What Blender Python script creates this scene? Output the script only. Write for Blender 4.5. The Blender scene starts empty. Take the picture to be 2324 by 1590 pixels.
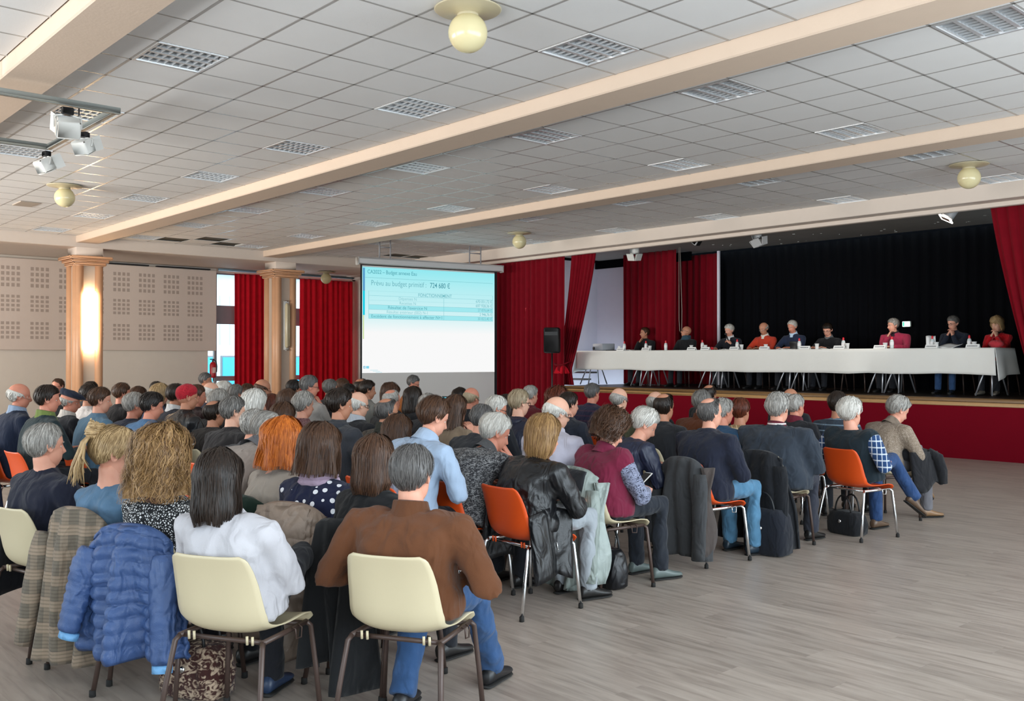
import bpy, math, random
import numpy as np
from mathutils import Vector, Matrix
random.seed(7)
RNG = np.random.default_rng(7)
S = bpy.context.scene
COL = S.collection
PI = math.pi
# ------------------------------------------------------------------ camera
CAM_H, FOC, YAW, PIT = 1.55, 2160.0, math.radians(48.36), 0.0081
cam_data = bpy.data.cameras.new('camera'); cam = bpy.data.objects.new('camera', cam_data); COL.objects.link(cam)
cam_data.sensor_fit = 'HORIZONTAL'; cam_data.sensor_width = 36.0; cam_data.lens = 36.0 * FOC / 2324.0
cam_data.clip_start = 0.05; cam_data.clip_end = 300
cam.location = (0, 0, CAM_H); cam.rotation_euler = (PI / 2 + PIT, 0, YAW)
S.camera = cam
# ------------------------------------------------------------------ world, lights, exposure
def lin(c):
    if isinstance(c, str):
        c = [int(c[i:i + 2], 16) / 255 for i in (0, 2, 4)]
    return tuple(v / 12.92 if v <= 0.04045 else ((v + 0.055) / 1.055) ** 2.4 for v in c)
W = bpy.data.worlds.new('sky'); S.world = W; W.use_nodes = True
wn = W.node_tree.nodes; wl = W.node_tree.links
bg = wn['Background']; bg.inputs['Color'].default_value = (0.70, 0.88, 1.0, 1); bg.inputs['Strength'].default_value = 3.6
def area(name, loc, rot, sx, sy, power, col, spread=180):
    l = bpy.data.lights.new(name, 'AREA'); l.shape = 'RECTANGLE'; l.size = sx; l.size_y = sy; l.energy = power; l.color = col; l.spread = math.radians(spread)
    o = bpy.data.objects.new(name, l); COL.objects.link(o); o.location = loc; o.rotation_euler = rot
    return o
DAY = (0.86, 0.94, 1.0)
# daylight through the long window wall on the right and the windows behind the camera (both outside the frame)
area('daylight_right', (2.25, 5.0, 2.05), (0, math.radians(114), 0), 2.9, 15.0, 740, DAY)
area('daylight_back', (-5.0, -4.6, 2.0), (math.radians(132), 0, 0), 8.4, 2.8, 360, (0.94, 0.97, 1.0), 120)
area('fill_back_left', (-16.5, -4.6, 2.0), (math.radians(124), 0, 0), 11.0, 2.8, 1400, (1.0, 0.94, 0.86), 140)  # warm fill added to brighten the left wall and far-left ceiling
area('daylight_left', (-24.6, 13.3, 2.0), (0, math.radians(-90), 0), 2.6, 3.6, 90, (0.75, 0.9, 1.0))
S.view_settings.view_transform = 'Standard'; S.view_settings.look = 'None'
S.view_settings.exposure = -0.08; S.view_settings.gamma = 1.0; S.view_settings.use_curve_mapping = False
cy = S.cycles
cy.max_bounces = 5; cy.diffuse_bounces = 3; cy.glossy_bounces = 3; cy.transmission_bounces = 4; cy.transparent_max_bounces = 8
cy.use_adaptive_sampling = True; cy.adaptive_threshold = 0.03; cy.use_denoising = True; cy.caustics_reflective = False; cy.caustics_refractive = False
cy.sample_clamp_indirect = 4.0
# ------------------------------------------------------------------ helpers
RV = np.array([math.cos(YAW), math.sin(YAW), 0.0])
FV = np.array([-math.sin(YAW) * math.cos(PIT), math.cos(YAW) * math.cos(PIT), math.sin(PIT)])
UV_ = np.cross(RV, FV)
def ray(px, py): return FV + (px - 1162) / FOC * RV - (py - 795) / FOC * UV_
def at_d(px, py, d): return ray(px, py) * d + np.array([0, 0, CAM_H])
def on_x(px, py, x): r = ray(px, py); return r * (x / r[0]) + np.array([0, 0, CAM_H])
def on_y(px, py, y): r = ray(px, py); return r * (y / r[1]) + np.array([0, 0, CAM_H])
def on_z(px, py, z): r = ray(px, py); return r * ((z - CAM_H) / r[2]) + np.array([0, 0, CAM_H])

def rotz(a): c, s = math.cos(a), math.sin(a); return np.array([[c, -s, 0], [s, c, 0], [0, 0, 1.0]])
def rotx(a): c, s = math.cos(a), math.sin(a); return np.array([[1.0, 0, 0], [0, c, -s], [0, s, c]])
def roty(a): c, s = math.cos(a), math.sin(a); return np.array([[c, 0, s], [0, 1.0, 0], [-s, 0, c]])
def unit(v): v = np.asarray(v, float); return v / (np.linalg.norm(v) + 1e-12)

class MB:
    """collects vertices and faces of one mesh"""
    def __init__(self): self.v = []; self.f = []; self.m = []; self.n = 0
    def add(self, verts, faces, mat=0):
        verts = np.asarray(verts, float).reshape(-1, 3); o = self.n
        self.v.append(verts); self.n += len(verts)
        self.f += [tuple(i + o for i in f) for f in faces]; self.m += [mat] * len(faces)
        return self
    def box(self, c, s, mat=0, R=None, bev=0.0):
        c = np.asarray(c, float); s = np.asarray(s, float) / 2
        if bev <= 0:
            v = np.array([[x, y, z] for x in (-1, 1) for y in (-1, 1) for z in (-1, 1)], float) * s
            f = [(0, 1, 3, 2), (4, 6, 7, 5), (0, 4, 5, 1), (2, 3, 7, 6), (0, 2, 6, 4), (1, 5, 7, 3)]
        else:
            b = min(bev, *(s * 0.9)); v = []; idx = {}
            for x in (-1, 1):
                for y in (-1, 1):
                    for z in (-1, 1):
                        for a in range(3):
                            p = np.array([x, y, z]) * (s - b); p[a] = np.array([x, y, z])[a] * s[a]
                            idx[(x, y, z, a)] = len(v); v.append(p)
            f = []
            for a in range(3):
                o1, o2 = [i for i in range(3) if i != a]
                for sg in (-1, 1):
                    q = []
                    for u, w in ((-1, -1), (1, -1), (1, 1), (-1, 1)):
                        k = [0, 0, 0]; k[a] = sg; k[o1] = u; k[o2] = w; q.append(idx[(*k, a)])
                    flip = (sg < 0) ^ (a == 1)
                    f.append(tuple(q[::-1]) if flip else tuple(q))
            for a in range(3):          # edges along axis a
                o1, o2 = [i for i in range(3) if i != a]
                for u in (-1, 1):
                    for w in (-1, 1):
                        k0 = [0, 0, 0]; k0[a] = -1; k0[o1] = u; k0[o2] = w
                        k1 = list(k0); k1[a] = 1
                        f.append((idx[(*k0, o1)], idx[(*k1, o1)], idx[(*k1, o2)], idx[(*k0, o2)]))
            for x in (-1, 1):
                for y in (-1, 1):
                    for z in (-1, 1):
                        f.append(tuple(idx[(x, y, z, a)] for a in range(3)))
            v = np.array(v)
        if R is not None: v = v @ np.asarray(R).T
        return self.add(v + c, f, mat)
    def loft(self, rings, cap=True, mat=0, closed=True):
        """rings: list of (k,3) arrays of the same length"""
        n = len(rings); k = len(rings[0]); v = np.concatenate([np.asarray(r, float) for r in rings]); f = []
        kk = k if closed else k - 1
        for i in range(n - 1):
            for j in range(kk):
                a, b = i * k + j, i * k + (j + 1) % k
                f.append((a, b, b + k, a + k))
        if cap and closed:
            f.append(tuple(range(k - 1, -1, -1))); f.append(tuple((n - 1) * k + j for j in range(k)))
        return self.add(v, f, mat)
    def tube(self, path, rad, k=8, cap=True, mat=0, flat=None):
        path = np.asarray(path, float); n = len(path)
        rad = np.full(n, rad, float) if np.isscalar(rad) else np.asarray(rad, float)
        t = np.gradient(path, axis=0); t /= np.linalg.norm(t, axis=1)[:, None] + 1e-12
        ref = np.array([0, 0, 1.0]) if abs(t[0][2]) < 0.9 else np.array([0, 1.0, 0])
        a = unit(np.cross(t[0], ref)); rings = []
        ang = np.linspace(0, 2 * PI, k, endpoint=False)
        for i in range(n):
            a = unit(a - t[i] * np.dot(a, t[i])); b = np.cross(t[i], a)
            fl = 1.0 if flat is None else flat
            rings.append(path[i] + rad[i] * (np.cos(ang)[:, None] * a + fl * np.sin(ang)[:, None] * b))
        return self.loft(rings, cap, mat)
    def lathe(self, prof, c=(0, 0, 0), k=20, mat=0, cap=True):
        ang = np.linspace(0, 2 * PI, k, endpoint=False)
        return self.loft([np.stack([c[0] + r * np.cos(ang), c[1] + r * np.sin(ang), np.full(k, c[2] + z)], 1) for r, z in prof], cap, mat)
    def sphere(self, c, r, k=14, n=9, mat=0, R=None):
        r = np.ones(3) * r; rings = []
        ang = np.linspace(0, 2 * PI, k, endpoint=False)
        for i in range(n):
            th = PI * (i + 0.5) / n if 0 < i < n - 1 else (0.06 if i == 0 else PI - 0.06)
            p = np.stack([np.sin(th) * np.cos(ang), np.sin(th) * np.sin(ang), np.full(k, -np.cos(th))], 1) * r
            if R is not None: p = p @ np.asarray(R).T
            rings.append(p + np.asarray(c))
        return self.loft(rings, True, mat)
    def grid(self, P, mat=0, wrap_u=False):
        nv, nu = P.shape[:2]; f = []
        for i in range(nv - 1):
            for j in range(nu if wrap_u else nu - 1):
                a, b = i * nu + j, i * nu + (j + 1) % nu
                f.append((a, b, b + nu, a + nu))
        return self.add(P.reshape(-1, 3), f, mat)
    def sheet(self, P, th, mat=0):
        """a grid given thickness along its normals, closed at the rim"""
        du = np.gradient(P, axis=1); dv = np.gradient(P, axis=0); N = np.cross(du, dv)
        N /= np.linalg.norm(N, axis=2)[..., None] + 1e-12
        A = P + N * th / 2; B = P - N * th / 2
        nv, nu = P.shape[:2]; n = nv * nu; f = []
        for i in range(nv - 1):
            for j in range(nu - 1):
                a = i * nu + j
                f.append((a, a + 1, a + 1 + nu, a + nu)); f.append((n + a, n + a + nu, n + a + 1 + nu, n + a + 1))
        rim = [j for j in range(nu)] + [i * nu + nu - 1 for i in range(1, nv)] + [(nv - 1) * nu + j for j in range(nu - 2, -1, -1)] + [i * nu for i in range(nv - 2, 0, -1)]
        for i in range(len(rim)):
            a, b = rim[i], rim[(i + 1) % len(rim)]
            f.append((a, n + a, n + b, b))
        return self.add(np.concatenate([A.reshape(-1, 3), B.reshape(-1, 3)]), f, mat)
    def xform(self, R=None, t=None):
        for i, v in enumerate(self.v):
            if R is not None: v = v @ np.asarray(R).T
            if t is not None: v = v + np.asarray(t)
            self.v[i] = v
        return self
    def join(self, other):
        o = self.n
        self.v += other.v; self.n += other.n
        self.f += [tuple(i + o for i in f) for f in other.f]; self.m += other.m
        return self
    def mesh(self, name, mats, smooth=True):
        me = bpy.data.meshes.new(name)
        v = np.concatenate(self.v) if self.v else np.zeros((0, 3))
        me.from_pydata(v.tolist(), [], self.f)
        for m in (mats if isinstance(mats, (list, tuple)) else [mats]): me.materials.append(m)
        if any(self.m): me.polygons.foreach_set('material_index', self.m)
        if smooth: me.polygons.foreach_set('use_smooth', [True] * len(self.f))
        me.update()
        return me
    def build(self, name, mats, parent=None, smooth=True, loc=None, **tags):
        return put(name, self.mesh(name, mats, smooth), parent, loc, **tags)

def put(name, data, parent=None, loc=None, rotz_=0.0, **tags):
    o = bpy.data.objects.new(name, data); COL.objects.link(o)
    if parent is not None: o.parent = parent
    if loc is not None: o.location = tuple(loc)
    if rotz_: o.rotation_euler = (0, 0, rotz_)
    for k, v in tags.items(): o[k] = v
    return o
def thing(name, label, cat, loc=(0, 0, 0), rz=0.0, group=None):
    o = put(name, None, None, loc, rz, label=label, category=cat)
    if group: o['group'] = group
    return o
def struct(name, mb, mats, parent=None, smooth=False, **tags):
    o = mb.build(name, mats, parent, smooth, **tags)
    if parent is None: o['kind'] = 'structure'
    return o
def copy_tree(src, name=None, parent=None):
    o = src.copy(); COL.objects.link(o)
    if parent is not None: o.parent = parent
    for ch in src.children: copy_tree(ch, None, o)
    return o
# ------------------------------------------------------------------ materials
MATS = {}
def nodes(name):
    m = bpy.data.materials.new(name); m.use_nodes = True
    nt = m.node_tree; b = nt.nodes['Principled BSDF']
    return m, nt, b
def N(nt, t, **kw):
    n = nt.nodes.new('ShaderNode' + t)
    for k, v in kw.items():
        if k in n.inputs: n.inputs[k].default_value = v
        else: setattr(n, k, v)
    return n
def plain(name, col, rough=0.6, metal=0.0, spec=0.5, vary=0.06, scale=6.0, bump=0.0, bscale=60.0, sheen=0.0, emit=None, est=0.0):
    key = ('p', name)
    if key in MATS: return MATS[key]
    m, nt, b = nodes(name); c = lin(col)
    b.inputs['Roughness'].default_value = rough; b.inputs['Metallic'].default_value = metal
    b.inputs['Specular IOR Level'].default_value = spec
    tc = N(nt, 'TexCoord')
    if vary > 0:
        no = N(nt, 'TexNoise', Scale=scale, Detail=3.0); nt.links.new(tc.outputs['Object'], no.inputs['Vector'])
        mx = N(nt, 'MixRGB'); mx.inputs[1].default_value = (*[v * (1 - vary) for v in c], 1); mx.inputs[2].default_value = (*[min(1, v * (1 + vary)) for v in c], 1)
        nt.links.new(no.outputs['Fac'], mx.inputs[0]); nt.links.new(mx.outputs[0], b.inputs['Base Color'])
    else: b.inputs['Base Color'].default_value = (*c, 1)
    if bump > 0:
        n2 = N(nt, 'TexNoise', Scale=bscale, Detail=2.0); nt.links.new(tc.outputs['Object'], n2.inputs['Vector'])
        bp = N(nt, 'Bump', Strength=bump, Distance=0.01); nt.links.new(n2.outputs['Fac'], bp.inputs['Height']); nt.links.new(bp.outputs[0], b.inputs['Normal'])
    if sheen: b.inputs['Sheen Weight'].default_value = sheen
    if emit is not None:
        b.inputs['Emission Color'].default_value = (*lin(emit), 1); b.inputs['Emission Strength'].default_value = est
    MATS[key] = m
    return m
def fabric(col, kind='plain', c2='ffffff'):
    """cloth with folds; kind sets weave and print"""
    key = ('f', col, kind, c2)
    if key in MATS: return MATS[key]
    m, nt, b = nodes('cloth_' + kind); L_ = nt.links.new
    c = lin(col); d = lin(c2)
    tc = N(nt, 'TexCoord'); V = tc.outputs['Object']
    b.inputs['Roughness'].default_value = 0.9; b.inputs['Specular IOR Level'].default_value = 0.25
    b.inputs['Sheen Weight'].default_value = 0.08; b.inputs['Sheen Roughness'].default_value = 0.6
    no = N(nt, 'TexNoise', Scale=7.0, Detail=4.0); L_(V, no.inputs['Vector'])
    base = N(nt, 'MixRGB'); base.inputs[1].default_value = (*[v * 0.82 for v in c], 1); base.inputs[2].default_value = (*[min(1, v * 1.16) for v in c], 1)
    L_(no.outputs['Fac'], base.inputs[0]); out = base.outputs[0]
    def over(fac, colr=d):
        nonlocal out
        mx = N(nt, 'MixRGB'); L_(fac, mx.inputs[0]); L_(out, mx.inputs[1]); mx.inputs[2].default_value = (*colr, 1); out = mx.outputs[0]
    def math_(op, a, v=None, w=None):
        n = N(nt, 'Math', operation=op)
        for i, x in enumerate((a, v, w)):
            if x is None: continue
            if isinstance(x, (int, float)): n.inputs[i].default_value = x
            else: L_(x, n.inputs[i])
        return n.outputs[0]
    fine_scale, fine = 260.0, 0.25
    if kind == 'dots':
        v = N(nt, 'TexVoronoi', Scale=20.0, Randomness=0.55); L_(V, v.inputs['Vector']); over(math_('LESS_THAN', v.outputs['Distance'], 0.27))
    elif kind == 'floral':
        v = N(nt, 'TexVoronoi', Scale=84.0, Randomness=0.9, feature='DISTANCE_TO_EDGE'); L_(V, v.inputs['Vector']); over(math_('GREATER_THAN', v.outputs['Distance'], 0.2))
        v2 = N(nt, 'TexVoronoi', Scale=84.0, Randomness=0.9); L_(V, v2.inputs['Vector']); over(math_('LESS_THAN', v2.outputs['Distance'], 0.13), c)
    elif kind in ('knit', 'speckle', 'animal'):
        mp = N(nt, 'Mapping'); mp.inputs['Scale'].default_value = {'knit': (1, 1, 2.2), 'speckle': (1, 1, 1), 'animal': (1, 1, 1.4)}[kind]; L_(V, mp.inputs['Vector'])
        mp.inputs['Rotation'].default_value = (0.3, 0.5, 0.2)
        n2 = N(nt, 'TexNoise', Scale={'knit': 48.0, 'speckle': 110.0, 'animal': 26.0}[kind], Detail=2.0, Distortion=1.6); L_(mp.outputs[0], n2.inputs['Vector'])
        r = N(nt, 'ValToRGB'); r.color_ramp.elements[0].position = 0.47; r.color_ramp.elements[1].position = 0.62; L_(n2.outputs['Fac'], r.inputs[0]); over(r.outputs[0]); fine = 0.5; fine_scale = 140
    elif kind in ('plaid', 'stripes', 'tweed'):
        sx = N(nt, 'SeparateXYZ'); L_(V, sx.inputs[0])
        def band(axis, freq, wid):
            s = math_('MULTIPLY', sx.outputs[axis], freq); s = math_('FRACT', s); return math_('LESS_THAN', s, wid)
        if kind == 'stripes': over(band('Z', 18.0, 0.22))
        else:
            fz, wz = (19.0, 0.2) if kind == 'plaid' else (8.5, 0.42)
            over(math_('MULTIPLY', band('Z', fz, wz), 0.75 if kind == 'plaid' else 0.6)); ax = math_('ADD', sx.outputs['X'], sx.outputs['Y'])
            s = math_('LESS_THAN', math_('FRACT', math_('MULTIPLY', ax, fz)), wz); over(math_('MULTIPLY', s, 0.75 if kind == 'plaid' else 0.35))
            if kind == 'tweed': over(math_('MULTIPLY', band('Z', 60.0, 0.4), 0.35), tuple(v * 0.4 for v in c))
    elif kind == 'mesh':
        sx = N(nt, 'SeparateXYZ'); L_(V, sx.inputs[0])
        p = math_('MULTIPLY', math_('SINE', math_('MULTIPLY', sx.outputs['X'], 300.0)), math_('SINE', math_('MULTIPLY', sx.outputs['Z'], 300.0))); over(math_('GREATER_THAN', p, 0.15))
    elif kind == 'denim':
        n2 = N(nt, 'TexNoise', Scale=14.0, Detail=5.0); L_(V, n2.inputs['Vector']); r = N(nt, 'ValToRGB'); r.color_ramp.elements[0].position = 0.45; r.color_ramp.elements[1].position = 0.75
        L_(n2.outputs['Fac'], r.inputs[0]); over(math_('MULTIPLY', r.outputs[0], 0.3), tuple(min(1, v * 1.7 + 0.04) for v in c))
    L_(out, b.inputs['Base Color'])
    mp = N(nt, 'Mapping'); mp.inputs['Scale'].default_value = (1, 1, 0.55); mp.inputs['Rotation'].default_value = (0.2, 0.4, 0.5); L_(V, mp.inputs['Vector'])
    fold = N(nt, 'TexNoise', Scale=11.0, Detail=1.5, Distortion=1.2); L_(mp.outputs[0], fold.inputs['Vector'])
    fn = N(nt, 'TexNoise', Scale=fine_scale, Detail=1.0); L_(V, fn.inputs['Vector'])
    ht = math_('ADD', math_('MULTIPLY', fold.outputs['Fac'], 1.0), math_('MULTIPLY', fn.outputs['Fac'], fine * 0.12))
    bp = N(nt, 'Bump', Strength=0.55, Distance=0.045); L_(ht, bp.inputs['Height']); L_(bp.outputs[0], b.inputs['Normal'])
    if kind in ('leather', 'nylon'):
        b.inputs['Roughness'].default_value = 0.36 if kind == 'leather' else 0.5; b.inputs['Specular IOR Level'].default_value = 0.5; b.inputs['Sheen Weight'].default_value = 0
        bp.inputs['Strength'].default_value = 0.8
    if kind == 'velvet':
        b.inputs['Sheen Weight'].default_value = 0.04; b.inputs['Specular IOR Level'].default_value = 0.05; bp.inputs['Strength'].default_value = 0.12; b.inputs['Roughness'].default_value = 0.95
    if kind == 'flat':
        bp.inputs['Strength'].default_value = 0.06; base.inputs[1].default_value = (*[v * 0.97 for v in c], 1); base.inputs[2].default_value = (*c, 1)
    MATS[key] = m
    return m
def hairmat(col, c2):
    key = ('h', col, c2)
    if key in MATS: return MATS[key]
    m, nt, b = nodes('hair'); geo = N(nt, 'NewGeometry')
    mx = N(nt, 'MixRGB'); mx.inputs[1].default_value = (*lin(col), 1); mx.inputs[2].default_value = (*lin(c2), 1)
    tc = N(nt, 'TexCoord'); no = N(nt, 'TexNoise', Scale=90.0, Detail=2.0); mp = N(nt, 'Mapping'); mp.inputs['Scale'].default_value = (1, 1, 0.18)
    nt.links.new(tc.outputs['Object'], mp.inputs['Vector']); nt.links.new(mp.outputs[0], no.inputs['Vector'])
    ad = N(nt, 'Math', operation='ADD'); mu = N(nt, 'Math', operation='MULTIPLY'); mu.inputs[1].default_value = 0.75
    nt.links.new(geo.outputs['Random Per Island'], mu.inputs[0]); nt.links.new(mu.outputs[0], ad.inputs[0])
    m2 = N(nt, 'Math', operation='MULTIPLY_ADD'); m2.inputs[1].default_value = 1.2; m2.inputs[2].default_value = -0.42
    nt.links.new(no.outputs['Fac'], m2.inputs[0]); nt.links.new(m2.outputs[0], ad.inputs[1]); ad.use_clamp = True
    nt.links.new(ad.outputs[0], mx.inputs[0]); nt.links.new(mx.outputs[0], b.inputs['Base Color'])
    b.inputs['Roughness'].default_value = 0.45; b.inputs['Specular IOR Level'].default_value = 0.35
    bp = N(nt, 'Bump', Strength=0.35, Distance=0.01); nt.links.new(no.outputs['Fac'], bp.inputs['Height']); nt.links.new(bp.outputs[0], b.inputs['Normal'])
    MATS[key] = m
    return m
def skinmat(col):
    key = ('s', col)
    if key in MATS: return MATS[key]
    m, nt, b = nodes('skin'); c = lin(col)
    tc = N(nt, 'TexCoord'); no = N(nt, 'TexNoise', Scale=22.0, Detail=4.0); nt.links.new(tc.outputs['Object'], no.inputs['Vector'])
    mx = N(nt, 'MixRGB'); mx.inputs[1].default_value = (c[0] * 0.95, c[1] * 0.8, c[2] * 0.78, 1); mx.inputs[2].default_value = (min(1, c[0] * 1.06), min(1, c[1] * 1.06), min(1, c[2] * 1.06), 1)
    nt.links.new(no.outputs['Fac'], mx.inputs[0]); nt.links.new(mx.outputs[0], b.inputs['Base Color'])
    b.inputs['Roughness'].default_value = 0.5; b.inputs['Subsurface Weight'].default_value = 0.0; b.inputs['Specular IOR Level'].default_value = 0.4
    MATS[key] = m
    return m
def metal(name, col, rough): return plain(name, col, rough, 1.0, 0.5, 0.03)
# ------------------------------------------------------------------ the setting
CZ, T = 4.133, 0.62
XW = -23.9            # inner face of the window wall on the left
STG, STZ = 14.96, 0.93  # front and height of the stage
M_ceil = plain('ceiling_tile', 'e0dedc', 0.9, vary=0.03, scale=3, bump=0.15, bscale=220)
M_grid = plain('grid_bar', 'a9a6a2', 0.25, 0.0, 0.6, vary=0.02)
M_beam = plain('beam_paint', 'd2bca8', 0.8, vary=0.03, bump=0.1, bscale=40)
M_beam2 = plain('soffit_paint', 'd8c9bc', 0.8, vary=0.03)
M_wall = plain('wall_paint', 'e6d9ca', 0.85, vary=0.03, bump=0.08, bscale=120)
M_aisle = plain('aisle_paint', 'd8cabd', 0.8, vary=0.03)
M_panel = plain('acoustic_board', 'e0cdbf', 0.85, vary=0.02)
M_hole = plain('perforation', 'b7a497', 0.9, vary=0)
M_dark = plain('open_tile', '4a463a', 0.9, vary=0.1)
M_pil = plain('varnished_pilaster', 'd9a680', 0.42, vary=0.1, scale=4)
M_colgrey = plain('column_paint', 'cbb9a8', 0.7, vary=0.04)
M_white = plain('white_metal', 'dddddb', 0.4, vary=0.03)
M_alu = plain('aluminium', 'e6e8ea', 0.3, 0.55, 0.6, vary=0.02)
M_chrome = metal('chrome', 'e4e6e8', 0.14)
M_black = plain('black_plastic', '141416', 0.5, vary=0.1)
M_dgrey = plain('stage_plaster', '8a8682', 0.9, vary=0.12, scale=3)
M_blackcloth = plain('black_cloth', '06070b', 0.95, 0.0, 0.1, vary=0.05)
M_red = fabric('760c1a', 'velvet')
M_redhall = fabric('d81c2c', 'velvet')
M_carpet = plain('red_carpet', '780b1d', 0.95, spec=0.08, vary=0.07, scale=40, bump=0.4, bscale=400)
M_oak = plain('oak_strip', 'b48a58', 0.45, vary=0.12, scale=12)
M_oakd = plain('dark_oak', '7a5a36', 0.45, vary=0.15, scale=12)
M_stagefloor = plain('stage_boards', '35261c', 0.4, vary=0.2, scale=5)
M_lav = plain('wing_paint', 'dcd9e4', 0.85, vary=0.03)

# ---- floor: laminate planks along the hall
m, nt, b = nodes('laminate'); tc = N(nt, 'TexCoord'); oi = N(nt, 'ObjectInfo'); ge = N(nt, 'NewGeometry')
cb = N(nt, 'CombineXYZ'); L_ = nt.links.new
r1 = N(nt, 'Math', operation='MULTIPLY'); r1.inputs[1].default_value = 37.0; L_(oi.outputs['Random'], r1.inputs[0]); L_(r1.outputs[0], cb.inputs[0])
r2 = N(nt, 'Math', operation='MULTIPLY'); r2.inputs[1].default_value = 53.0; L_(ge.outputs['Random Per Island'], r2.inputs[0]); L_(r2.outputs[0], cb.inputs[1])
va = N(nt, 'VectorMath', operation='ADD'); L_(tc.outputs['Object'], va.inputs[0]); L_(cb.outputs[0], va.inputs[1])
mp = N(nt, 'Mapping'); mp.inputs['Scale'].default_value = (1.5, 13.0, 1); L_(va.outputs[0], mp.inputs['Vector'])
g1 = N(nt, 'TexNoise', Scale=1.6, Detail=6.0, Distortion=0.6); L_(mp.outputs[0], g1.inputs['Vector'])
cr = N(nt, 'ValToRGB'); e = cr.color_ramp.elements
e[0].position = 0.28; e[0].color = (*lin('887d74'), 1); e[1].position = 0.74; e[1].color = (*lin('b0a59b'), 1)
x_ = cr.color_ramp.elements.new(0.5); x_.color = (*lin('a1958b'), 1); L_(g1.outputs['Fac'], cr.inputs[0])
hv = N(nt, 'HueSaturation'); L_(cr.outputs[0], hv.inputs['Color'])
ra = N(nt, 'Math', operation='ADD'); L_(oi.outputs['Random'], ra.inputs[0]); L_(ge.outputs['Random Per Island'], ra.inputs[1])
rf = N(nt, 'Math', operation='FRACT'); L_(ra.outputs[0], rf.inputs[0])
rv = N(nt, 'Math', operation='MULTIPLY_ADD'); rv.inputs[1].default_value = 0.16; rv.inputs[2].default_value = 0.92; L_(rf.outputs[0], rv.inputs[0]); L_(rv.outputs[0], hv.inputs['Value'])
L_(hv.outputs[0], b.inputs['Base Color']); b.inputs['Roughness'].default_value = 0.38; b.inputs['Specular IOR Level'].default_value = 0.45
bp = N(nt, 'Bump', Strength=0.08, Distance=0.01); L_(g1.outputs['Fac'], bp.inputs['Height']); L_(bp.outputs[0], b.inputs['Normal'])
M_floor = m
fl = struct('floor', MB().box((-10.85, 5.3, -0.06), (26.5, 19.6, 0.1)), plain('subfloor', '3a342e', 0.9))
PLK, PWD = 1.29, 0.192
def project(p):
    q = np.asarray(p, float) - np.array([0, 0, CAM_H]); z = q @ FV
    return (1162 + FOC * (q @ RV) / z, 795 - FOC * (q @ UV_) / z, z) if z > 0.1 else (-1e4, -1e4, z)
pl = []
ny = int((STG + 4.4) / PWD)
for j in range(ny + 1):
    y = -4.4 + PWD * (j + 0.5); off = ((j * 0.37) % 1.0) * PLK
    for i in range(-1, 21):
        x = -24.0 + off + PLK * i
        if x < -24.4 or x > 2.4: continue
        px, py, z = project((x, y, 0))
        vis = z > 0.5 and -150 < px < 2500 and 850 < py < 1750
        score = (2.0 if (vis and px > 1150 and py > 1030) else 1.0 if vis else 0.0)
        pl.append((score, -z, x, y))
pl.sort(reverse=True)
pm = MB().box((0, 0, -0.004), (PLK - 0.0006, PWD - 0.0006, 0.008)).mesh('plank', M_floor, False)
for s, z, x, y in pl[:300]: put('plank', pm, fl, (x, y, 0))
rest = MB()
for s, z, x, y in pl[300:]: rest.box((x, y, -0.004), (PLK - 0.0006, PWD - 0.0006, 0.008))
rest.build('planks_beyond', M_floor, fl, False, kind='stuff')

# ---- ceiling: tiles in a grid between beams
ce = struct('ceiling', MB().box((-10.85, 5.3, CZ + 0.14), (26.5, 19.6, 0.1)), plain('slab', '5a564f', 0.9))
BAYS = [(-1.2, 2.17, -1.354), (2.60, 6.46, 2.366), (6.90, 10.75, 6.71), (11.20, 14.66, 10.96)]
ROWS = {1: (0, 1, 2, 3, 4, 5, 6), 2: range(7), 3: range(6)}
xl = [-0.26 + T * k for k in range(-34, 4)]
LIGHT_K = [-5, -9, -13, -17, -21, -25, -29, -33]      # cells along x that hold a light
lights = []; opens = {(1, 3, -34), (2, 2, -33), (2, 3, -32), (2, 4, -33), (3, 4, -32), (3, 5, -32)}
vents = {(1, 3, -28)}
tiles = []
for bi, (ya, yb, y0) in enumerate(BAYS):
    for r in range(0, 8):
        a = y0 + T * r; bb = a + T
        a2, b2 = max(a, ya), min(bb, yb)
        if b2 - a2 < 0.05: continue
        for k in range(-34, 3):
            x0 = max(-0.26 + T * k, -21.1); x1 = -0.26 + T * (k + 1)
            c = ((x0 + x1) / 2, (a2 + b2) / 2)
            lit = k in LIGHT_K and ((bi == 1 and r in (1, 5)) or (bi == 2 and r in (1, 5)) or (bi == 3 and r in (1, 5)))
            if lit and not (bi == 3 and k == -33) and not (bi in (1, 2, 3) and k == -1):
                lights.append((bi, r, k, c)); continue
            px, py, z = project((c[0], c[1], CZ)); vis = z > 0.3 and -120 < px < 2440 and -120 < py < 640
            tiles.append((-z if vis else -99, c, (x1 - x0, b2 - a2), M_dark if (bi, r, k) in opens else None))
tiles.sort(key=lambda t: -t[0])
tmesh = {}
for z, c, s, dk in tiles[:300]:
    key = (round(s[0], 2), round(s[1], 2), dk is not None)
    if key not in tmesh: tmesh[key] = MB().box((0, 0, 0.008), (s[0] - 0.022, s[1] - 0.022, 0.014), bev=0.004).mesh('tile', dk or M_ceil, False)
    put('tile', tmesh[key], ce, (c[0], c[1], CZ))
mb = MB()
for z, c, s, dk in tiles[300:]:
    if dk is not None: MB().box((c[0], c[1], CZ + 0.03), (s[0] - 0.02, s[1] - 0.02, 0.01)).build('tile', M_dark, ce, False)
    else: mb.box((c[0], c[1], CZ + 0.008), (s[0] - 0.022, s[1] - 0.022, 0.014))
mb.build('tiles_beyond', M_ceil, ce, False, kind='stuff')
gb = {}
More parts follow.
